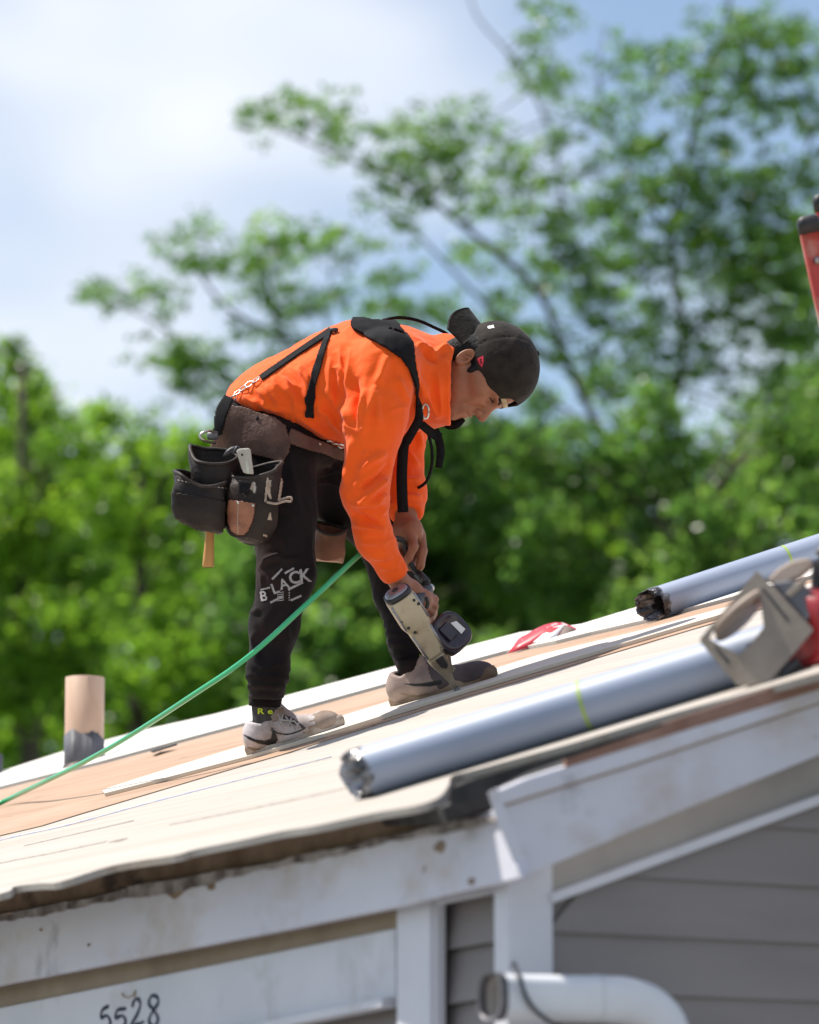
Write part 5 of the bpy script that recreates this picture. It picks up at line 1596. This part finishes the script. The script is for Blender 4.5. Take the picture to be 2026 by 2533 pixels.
def cup(name, secs, mat, parent, wall=.005, pw=3.0, rim=True, sag=.030):
    """leather bag open at the top; secs (px_left, px_right, py_left, py_right, w, half_depth) from rim down"""
    S = []
    for xl, xr, yl, yr, w, hd in secs:
        a, b = LV(xl, yl, w), LV(xr, yr, w)
        c = (a + b) / 2; u = nrm(b - a); ru = np.linalg.norm(b - a) / 2
        S.append((toW(c), toW(u) - V0, toW(np.array([0, 1., 0])) - V0, ru, hd, pw))
    R = []
    for i in range(len(S) - 1):
        for t in np.linspace(0, 1, 5, endpoint=False):
            A, B = S[i], S[i + 1]
            R.append(tuple(A[q] * (1 - t) + B[q] * t for q in range(6)))
    R.append(S[-1]); top = S[0][0]; S = R
    def warp(q):
        q = np.asarray(q)
        w = np.array([vnoise(q[None] * 9, 21)[0], vnoise(q[None] * 9, 22)[0], vnoise(q[None] * 9, 23)[0]])
        fr = max(0.0, -(q - top) @ VF) / .06
        nearrim = max(0.0, 1 - max(0.0, (top - q) @ VU) / .05)
        return q + w * .013 - VU * sag * fr * nearrim
    inner = [(c, u, v, ru - wall, hd - wall, p) for c, u, v, ru, hd, p in S[:-1]]
    V, Fc = loft(inner[::-1] + S, 36, True, True)
    V = [warp(q) for q in V]
    o = recalc(mob(name, V, Fc, mat, parent))
    if rim:
        c, u, v, ru, hd, p = S[0]
        ring = []
        for i in range(41):
            t = 2 * math.pi * i / 40
            cs, sn = math.cos(t), math.sin(t); e = 2 / p
            ring.append(warp(c + u * (ru - wall / 2) * math.copysign(abs(cs) ** e, cs) + v * (hd - wall / 2) * math.copysign(abs(sn) ** e, sn)))
        mob('rim_binding', *tube(ring, .0052, 8, 0), POUCHRIM, o)
    return o
cup('rear_pouch', [(474, 588, 1100, 1130, -.235, .075), (470, 590, 1170, 1188, -.235, .075), (462, 590, 1240, 1262, -.235, .07), (470, 580, 1290, 1312, -.235, .05)], POUCH, belt)
bagA = cup('left_pouch', [(434, 560, 1160, 1184, -.300, .062), (428, 559, 1205, 1228, -.300, .066), (423, 557, 1250, 1278, -.298, .066), (430, 555, 1278, 1308, -.295, .058), (446, 550, 1290, 1322, -.29, .044), (470, 530, 1298, 1318, -.285, .02)], POUCH, belt)
bagC = cup('right_pouch', [(566, 702, 1164, 1142, -.285, .060), (564, 698, 1205, 1190, -.285, .062), (562, 690, 1250, 1244, -.285, .062), (558, 682, 1300, 1300, -.283, .058), (562, 668, 1322, 1334, -.28, .050), (590, 648, 1336, 1346, -.278, .030)], POUCH, belt)
ab, cbv = bvh_of(bagA), bvh_of(bagC)
decal('front_panel', [[(427, 1216), (556, 1240), (551, 1320), (500, 1308), (440, 1288), (424, 1255)]], ab, POUCH, bagA, .001, 3, .003)
for k in range(14):                             # stitches below the rim
    x = 440 + 9 * k
    decal('stitch', [strip([(x, 1186 + .17 * (x - 434) + 3 * math.sin((x - 434) / 40)), (x + 5, 1187 + .17 * (x - 434) + 3 * math.sin((x - 434) / 40))], 1.8)], ab, STITCH, bagA, .0006, 1.0)
tan = decal('knife_sheath', [[(569, 1236), (600, 1240), (630, 1245), (629, 1268), (624, 1290), (614, 1312), (602, 1323), (587, 1322), (574, 1313), (566, 1290), (564, 1262)]], cbv, TANL, bagC, .001, 1.8, .004)
for k in range(12):
    decal('stitch', [strip([(592 - .25 * k, 1247 + 6 * k), (591.5 - .25 * k, 1250.5 + 6 * k)], 2)], cbv, STITCH, bagC, .0056, 1.0)
for x, y in ((591, 1243), (625, 1250)):
    hh = cast(cbv, x, y)
    if hh:
        mob('rivet', *loft([(hh[0] + hh[1] * .005, VR, VU, .0038, .0038, 2), (hh[0] + hh[1] * .0068, VR, VU, .003, .003, 2)], 12), CHROME, bagC)
decal('holster', [[(592, 1192), (622, 1196), (614, 1224), (593, 1218)]], cbv, PAD, bagC, .001, 2, .006)
decal('worn_edge', [strip([(662, 1182), (656, 1242)], 5)], cbv, WORN, bagC, .001, 1.5, .002)
decal('worn_edge', [strip([(696, 1184), (688, 1238)], 5)], cbv, WORN, bagC, .001, 1.5, .002)
decal('worn_edge', [strip([(668, 1188), (664, 1215), (670, 1234)], [6, 9, 4])], cbv, WORN, bagC, .001, 1.5, .001)
decal('worn_edge', [strip([(668, 1268), (666, 1286)], [5, 10])], cbv, WORN, bagC, .001, 1.5, .001)
decal('worn_edge', [strip([(624, 1196), (619, 1212)], [4, 8])], cbv, WORN, bagC, .001, 1.5, .001)
decal('worn_edge', [strip([(650, 1322), (660, 1326)], 5)], cbv, WORN, bagC, .001, 1.5, .001)
mob('cord_loop', *tube([toW(LV(*q)) for q in ((660, 1242, -.352), (682, 1246, -.36), (704, 1240, -.365), (719, 1240, -.365), (720, 1231, -.362), (706, 1232, -.36), (690, 1238, -.355))], .0032, 8), WORN, belt)
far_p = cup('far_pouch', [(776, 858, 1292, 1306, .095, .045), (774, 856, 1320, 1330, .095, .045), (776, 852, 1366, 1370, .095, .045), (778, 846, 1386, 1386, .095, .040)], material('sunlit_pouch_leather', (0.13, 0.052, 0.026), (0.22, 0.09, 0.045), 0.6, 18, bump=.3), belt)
mob('loop_knob', *loft([(toW(LV(x, 1078, -.2)), VU, VF, r, r, 2.4) for x, r in ((512, .005), (514, .010), (526, .012), (538, .010), (540, .006))], 16), SAWGREY, belt)
mob('tool_loop', *tube([toW(LV(*q)) for q in ((536, 1070, -.2), (512, 1066, -.235), (494, 1078, -.24), (506, 1090, -.235), (532, 1096, -.2))], .0036, 8), CHROME, belt)

# suspenders
SU = dict(off=.0025, step=2.2, thick=.0035)
decal('suspender_strap', [strip([(822, 818), (780, 846), (720, 886), (646, 938)], 15)], sb, STRAP, belt, smooth_it=3, **SU)
decal('suspender_strap', [strip([(816, 822), (802, 860), (786, 910), (770, 965), (765, 1034)], [13, 15, 20, 22, 23])], sb, STRAP, belt, smooth_it=3, **SU)
decal('shoulder_pad', [[(866, 808), (872, 792), (900, 780), (962, 790), (980, 802), (1000, 824), (1016, 852), (1022, 890), (1030, 940), (1040, 985), (1042, 1012), (1026, 1012), (1022, 960), (1008, 915), (990, 890), (950, 862), (905, 838), (872, 820)]],
      sb, PAD, belt, .004, 2.6, .008, 4)
mob('suspender_strap', *ribbon([toW(LV(*q)) for q in ((1036, 1006, -.165), (1036, 1036, -.155), (1022, 1064, -.15), (1004, 1094, -.14))], VR, [.017, .023, .023, .025], .004), STRAP, belt)
sx = toW(np.array([1., 0, 0])) - V0
YD = toW(np.array([0, 1., 0])) - V0
mob('chest_strap', *ribbon([toW(LV(*q)) for q in ((1034, 1042, -.085), (1052, 1058, -.075), (1070, 1072, -.06), (1090, 1084, -.04))], VU, [.022, .022, .024, .026], .004), STRAP, belt)
mob('hanging_strap', *ribbon([toW(LV(*q)) for q in ((1006, 1082, -.13), (998, 1110, -.145), (994, 1170, -.14), (995, 1225, -.13), (997, 1267, -.125))], sx, [.022, .027, .028, .028, .028], .003), STRAP, belt)
mob('hanging_strap', *ribbon([toW(LV(*q)) for q in ((1076, 1062, -.05), (1086, 1090, -.05), (1090, 1120, -.05), (1085, 1157, -.045))], sx, [.020, .022, .021, .018], .003), STRAP, belt)
mob('strap_cord', *tube([toW(LV(*q)) for q in ((1060, 1075, -.05), (1068, 1110, -.03), (1068, 1152, .0), (1054, 1192, .05), (1024, 1213, .1))], .0042, 8), STRAP, belt)
mob('far_shoulder_strap', *ribbon([toW(LV(*q)) for q in ((955, 790, .05), (990, 786, .07), (1030, 792, .09), (1070, 808, .10), (1112, 832, .10), (1120, 870, .11))], YD, .045, .007), PAD, belt)
mob('chin_strap', *ribbon([toW(LV(*q)) for q in ((1092, 1040, .03), (1112, 1050, .0), (1130, 1048, -.02), (1148, 1036, -.03))], VU, [.02, .026, .024, .012], .004), STRAP, belt)
ringp = []
hc = cast(sb, 1046, 1012)
rc = toW(LV(1046, 1012, -.10)) if hc is None else hc[0] + hc[1] * .012
for i in range(17):
    t = 2 * math.pi * i / 16
    ringp.append(rc + VR * math.cos(t) * .0085 + VU * math.sin(t) * .019)
mob('metal_ring', *tube(ringp, .0032, 8, 0), CHROME, belt)
for i, (x, y) in enumerate(((636, 944), (620, 953), (605, 963), (592, 974), (581, 985))):
    hc = cast(sb, x, y) or cast(fb, x, y)
    if hc is None: continue
    a = nrm(np.array([-.8, 0, -.55]) if i % 2 else np.array([-.8, .3, -.5])); a = toW(a) - V0
    b = nrm(np.cross(hc[1], a)); pts = []
    for k in range(13):
        t = 2 * math.pi * k / 12
        pts.append(hc[0] + hc[1] * .006 + a * math.cos(t) * .0115 + b * math.sin(t) * (.0065 if i != 1 else .009))
    mob('chain_link', *tube(pts, .0019, 6, 0), CHROME, belt)
for x, y, r in ((812, 1091, .006), (828, 1096, .008), (844, 1099, .006), (853, 1100, .004), (784, 1098, .004)):
    hc = None
    for bb in (sb, tb_, fb):
        q = cast(bb, x, y)
        if q and (hc is None or np.linalg.norm(q[0] - CAM) < np.linalg.norm(hc[0] - CAM)): hc = q
    if hc: mob('snap_hook', *tube([hc[0] + hc[1] * .006 - VR * r * 1.3, hc[0] + hc[1] * .009, hc[0] + hc[1] * .006 + VR * r * 1.3 - VU * .002], .0028, 8), CHROME, belt)
mob('buckle', *loft([(toW(LV(820, 816, -.065)) if False else cast(sb, 826, 822)[0] + VU * .006, VR, VU, .006, .005, 3), (cast(sb, 826, 822)[0] + VU * .006 - VF * .012, VR, VU, .012, .006, 3), (cast(sb, 826, 822)[0] + VU * .006 - VF * .02, VR, VU, .008, .004, 3)], 14), BLACKP, belt)

# ------------------------------------------------------------------ tools in the pouches
HICK = material('hickory_handle', (0.46, 0.22, 0.06), (0.58, 0.30, 0.09), 0.45, 8, (4, 4, .5), bump=.06)
GRIPG = material('pale_grey_grip', (0.36, 0.32, 0.28), (0.46, 0.42, 0.37), 0.4, 20)
ham = empty('hammer', toW(LV(518, 1400, -.2)), 'hammer with orange wooden handle hanging below the left pouch', 'hammer')
secs = []
for x, y, r in ((521, 1215, .0125), (521, 1240, .012), (520, 1300, .0115), (518, 1340, .0125), (516, 1380, .0150), (515, 1398, .0158), (515, 1402, .0145)):
    secs.append((toW(LV(x, y, -.215)), VR, VF, r * .95, r * .8, 2.3))
mob('handle', *loft(secs, 20), HICK, ham)
secs = [(toW(LV(515, 1403.0, -.215)) + VU * .0005, VR, VF, .0135, .0112, 2.3), (toW(LV(515, 1404.2, -.215)), VR, VF, .011, .009, 2.3)]
mob('handle_end', *loft(secs, 20), material('dark_wood_end', (.16, .075, .03), (.24, .12, .05), .7, 40), ham)
secs = [(toW(LV(x, 1212, -.235)), VF, VU, r, r, 2.2) for x, r in ((490, .012), (496, .013), (506, .010), (516, .014), (530, .014), (548, .008), (560, .004))]
mob('head', *loft(secs, 16), SAWGREY, ham)
kn = empty('utility_knife', toW(LV(605, 1170, -.32)), 'pale grey utility knife standing in the right pouch', 'knife')
kp = [(584, 1116), (590, 1110), (616, 1108), (620, 1113), (623, 1140), (628, 1174), (602, 1170), (594, 1148)]
o = plate('handle', [toW(LV(x, y, -.352)) for x, y in kp], -VF, .016, GRIPG, kn, None, .004)
mob('hang_hole', *loft([(toW(LV(599, 1125, -.3524)), VR, VU, .0030, .0030, 2), (toW(LV(599, 1125, -.350)), VR, VU, .0030, .0030, 2)], 12), HOLE, kn)
plate('blade_slide', [toW(LV(x, y, -.3535)) for x, y in ((606, 1140), (613, 1139), (618, 1172), (610, 1172))], -VF, .002, CHROME, kn, None, .0005)
tl = empty('hand_tool', toW(LV(572, 1170, -.29)), 'black rubber tool grip beside the pale knife', 'hand tool')
secs = [(toW(LV(x, y, -.31)), nrm(VR * .5 + VU * .86), VF, r, r, 2.4) for x, y, r in ((555, 1122, .006), (557, 1121, .012), (566, 1117, .0145), (578, 1113, .012), (588, 1112, .010), (600, 1135, .009), (604, 1180, .009))]
mob('grip', *loft(secs, 18), BLACKP, tl)
mob('collar', *loft([(toW(LV(579, 1113, -.31)), nrm(VR * .5 + VU * .86), VF, .0128, .0128, 2.2), (toW(LV(582, 1112.5, -.31)), nrm(VR * .5 + VU * .86), VF, .0128, .0128, 2.2)], 18), SAWGREY, tl)

# ------------------------------------------------------------------ coil nailer
CREAM = material('worn_cream_enamel', (0.46, 0.38, 0.25), (0.55, 0.47, 0.33), 0.5, 14, bump=.08, bscale=80,
                 spots=[((0.07, 0.055, 0.045), 30, (1, 1, 1), 0.62, 0.645), ((0.30, 0.24, 0.17), 9, (1, 1, 1), 0.58, 0.7)])
ALUG = material('dull_cast_aluminium', (0.26, 0.25, 0.27), (0.38, 0.37, 0.39), 0.4, 20, metal=.6)
NOSE = material('scuffed_nose_steel', (0.22, 0.18, 0.13), (0.36, 0.30, 0.22), 0.4, 30, metal=.55, bump=.1)
PURP = material('dark_purple_plastic', (0.018, 0.012, 0.020), (0.035, 0.024, 0.036), 0.28, 10, coat=.3)
gA, gB = LV(981, 1466, -.205), LV(1137, 1717, -.095)
gax = nrm(gB - gA); GL = np.linalg.norm(gB - gA)
gxr = np.array([.839, .12, .545]); gxr = nrm(gxr - gax * (gxr @ gax))
gyr = np.cross(gax, gxr); gyr = gyr if gyr[1] < 0 else -gyr      # toward the lens
gun = empty('nail_gun', toW(gB), 'cream pneumatic nail gun with dark coil drum pressed to the roof', 'nail gun')
wv_ = lambda v: toW(v) - V0
def gsec(t, hx, hy, pw=3.5, ox=0.0, oy=0.0):
    return (toW(gA + gax * t + gxr * ox + gyr * oy), wv_(gxr), wv_(gyr), hx, hy, pw)
mob('end_cap', *loft([gsec(-.008, .018, .018, 2.2), gsec(-.0075, .029, .029, 2.4), gsec(.001, .034, .034, 2.5), gsec(.003, .034, .034, 2.5)], 32), ALUG, gun)
mob('exhaust_ring', *loft([gsec(-.002, .0335, .0335, 2.5), gsec(-.001, .0365, .0365, 2.6), gsec(.010, .0375, .0375, 2.7), gsec(.012, .034, .034, 2.7)], 32), BLACKP, gun)
mob('cap_screw', *loft([gsec(-.0105, .009, .009, 2), gsec(-.007, .010, .010, 2)], 16), BLACKP, gun)
hs = mob('housing', *loft([gsec(.011, .034, .034, 3), gsec(.014, .0365, .036, 4), gsec(.020, .0375, .037, 5), gsec(.095, .0370, .037, 5), gsec(.104, .034, .034, 4.5), gsec(.112, .0305, .031, 4.5), gsec(.120, .0300, .030, 5), gsec(.190, .0265, .026, 5), gsec(.197, .024, .024, 4)], 40), CREAM, gun)
for t0 in (.016, .116):
    for a in (-1, 1):
        mob('edge_rib', *tube([toW(gA + gax * t0 + gxr * .0345 * a * (1 if t0 < .1 else .8) - gyr * -.031 * (1 if t0 < .1 else .8)), toW(gA + gax * (t0 + .075) + gxr * .0345 * a * (1 if t0 < .1 else .74) - gyr * -.031 * (1 if t0 < .1 else .74))], .003, 8, 0), ALUG, hs)
for t0, ox in ((.03, .024), (.085, -.026), (.045, .029), (.105, -.018)):
    mob('screw', *loft([gsec(t0, .0035, .0035, 2, ox, .0365)[:1] + (wv_(gxr), wv_(gax), .0042, .0042, 2), gsec(t0, .0035, .0035, 2, ox, .0395)[:1] + (wv_(gxr), wv_(gax), .0036, .0036, 2)], 10), BLACKP, hs)
mob('nose', *loft([gsec(.196, .025, .022, 4), gsec(.212, .026, .021, 4), gsec(.235, .021, .017, 4), gsec(.262, .013, .012, 4), gsec(.284, .008, .009, 4), gsec(GL, .006, .007, 4)], 24), NOSE, gun)
mob('nose_tip', *loft([gsec(GL - .022, .0085, .0095, 4), gsec(GL - .002, .0075, .0085, 4)], 20), SAWGREY, gun)
def gplate2(name, pts, th, mat, oy=.0, bev=.002, par=None):
    return plate(name, [toW(gA + gax * t + gxr * x + gyr * oy) for t, x in pts], wv_(gyr), th, mat, par or gun, None, bev)
gplate2('nose_window', [(.205, -.010), (.205, .012), (.235, .012), (.242, .004), (.232, -.006)], .006, BLACKP, .0235, .001)
gplate2('feed_door', [(.192, .020), (.186, .034), (.215, .036), (.248, .022), (.262, .026), (.266, .014), (.250, .008), (.225, .016)], .016, NOSE, .010)
mc = gA + gax * .176 + gxr * .064 - gyr * .004
ud_ = nrm(gyr * .86 + gxr * .30 - gax * .42)
du = nrm(np.cross(ud_, gax)); dv = np.cross(ud_, du)
def msec(t, r, pw=3.0): return (toW(mc + ud_ * t), wv_(du), wv_(dv), r * .97, r * 1.08, pw)
drum = mob('coil_drum', *loft([msec(-.040, .030), msec(-.038, .044), msec(-.030, .0475), msec(.012, .0475), msec(.020, .045), msec(.0215, .040), msec(.0215, .036), msec(.0185, .034), msec(.018, .002)], 40), PURP, gun)
mob('drum_rim', *loft([msec(-.006, .0485), msec(-.004, .0492), msec(.001, .0492), msec(.003, .0485)], 40, False, False), BLACKP, drum)
lc = mc + ud_ * .0225
def dp(a, b): return toW(lc + gxr * a + gax * b - ud_ * ((gxr * a + gax * b) @ ud_))
plate('drum_label', [dp(.010, -.022), dp(.027, -.018), dp(.031, .016), dp(.012, .022)], wv_(ud_), .003, WHITEP, drum, None, .001)
plate('drum_panel', [dp(-.028, -.022), dp(.004, -.030), dp(.006, .014), dp(-.026, .022)], wv_(ud_), .003, PURP, drum, None, .004)
mob('drum_arm', *tube([toW(gA + gax * .185 + gxr * .02), toW(gA + gax * .20 + gxr * .045 - gyr * .005), toW(gA + gax * .185 + gxr * .07 - gyr * .008)], .010, 10), BLACKP, gun)
h0, h1 = gA + gax * .055 + gxr * .02 - gyr * .01, LV(1058, 1460, -.06)
secs = []
hax = nrm(h1 - h0); hu = nrm(np.cross(hax, gyr)); hv = np.cross(hax, hu)
for t in np.linspace(0, 1, 6):
    secs.append((toW(h0 + (h1 - h0) * t), wv_(hu), wv_(hv), .019 - .003 * t, .017 - .002 * t, 2.6))
mob('handle', *loft(secs, 22), BLACKP, gun)
mob('air_fitting', *loft([(toW(h1 + hax * t), wv_(hu), wv_(hv), r, r, 2) for t, r in ((-.004, .013), (.004, .013), (.0045, .009), (.012, .009), (.0125, .011), (.024, .011), (.0245, .007), (.032, .007))], 16), CHROME, gun)
mob('trigger', *tube([toW(gA + gax * .085 + gxr * .045 - gyr * .01), toW(gA + gax * .075 + gxr * .056 - gyr * .01), toW(gA + gax * .06 + gxr * .06 - gyr * .01)], .005, 8), BLACKP, gun)

# ------------------------------------------------------------------ air hose
HOSE = material('green_air_hose', (0.03, 0.38, 0.15), (0.04, 0.45, 0.19), 0.3, 6, coat=.3)
hose = empty('air_hose', RF(-60, 2016), 'green air hose rising from the roof to the nail gun', 'hose')
hp = [RF(-420, 2190, .012), RF(-150, 2060, .012), RF(0, 1987, .013), P(110, 1934, 14.05), P(210, 1884, 13.6), P(330, 1815, 13.2), P(470, 1724, 12.85), P(614, 1625, 12.66), P(760, 1493, 12.68), P(893, 1369, 12.84), P(930, 1344, 12.90), P(948, 1336, 12.94)]
mob('hose_line', *tube(hp, .0068, 14, 10), HOSE, hose)
whip = [LV(946, 1337, -.06), LV(978, 1332, -.03), LV(996, 1338, -.015), LV(1003, 1356, -.005), LV(1012, 1385, .002), LV(1024, 1408, .0), LV(1042, 1426, -.02), LV(1060, 1446, -.05)]
mob('hose_whip', *tube([toW(q) for q in whip], .0072, 12, 8), BLACKP, hose)
mob('hose_coupling', *tube([toW(LV(1034, 1420, -.012)), toW(LV(1056, 1440, -.042))], .0115, 14, 0), material('speckled_coupling', (.02, .02, .022), (.04, .04, .042), .5, 30, spots=[((.5, .5, .5), 60, (1, 1, 1), .66, .7)]), hose)
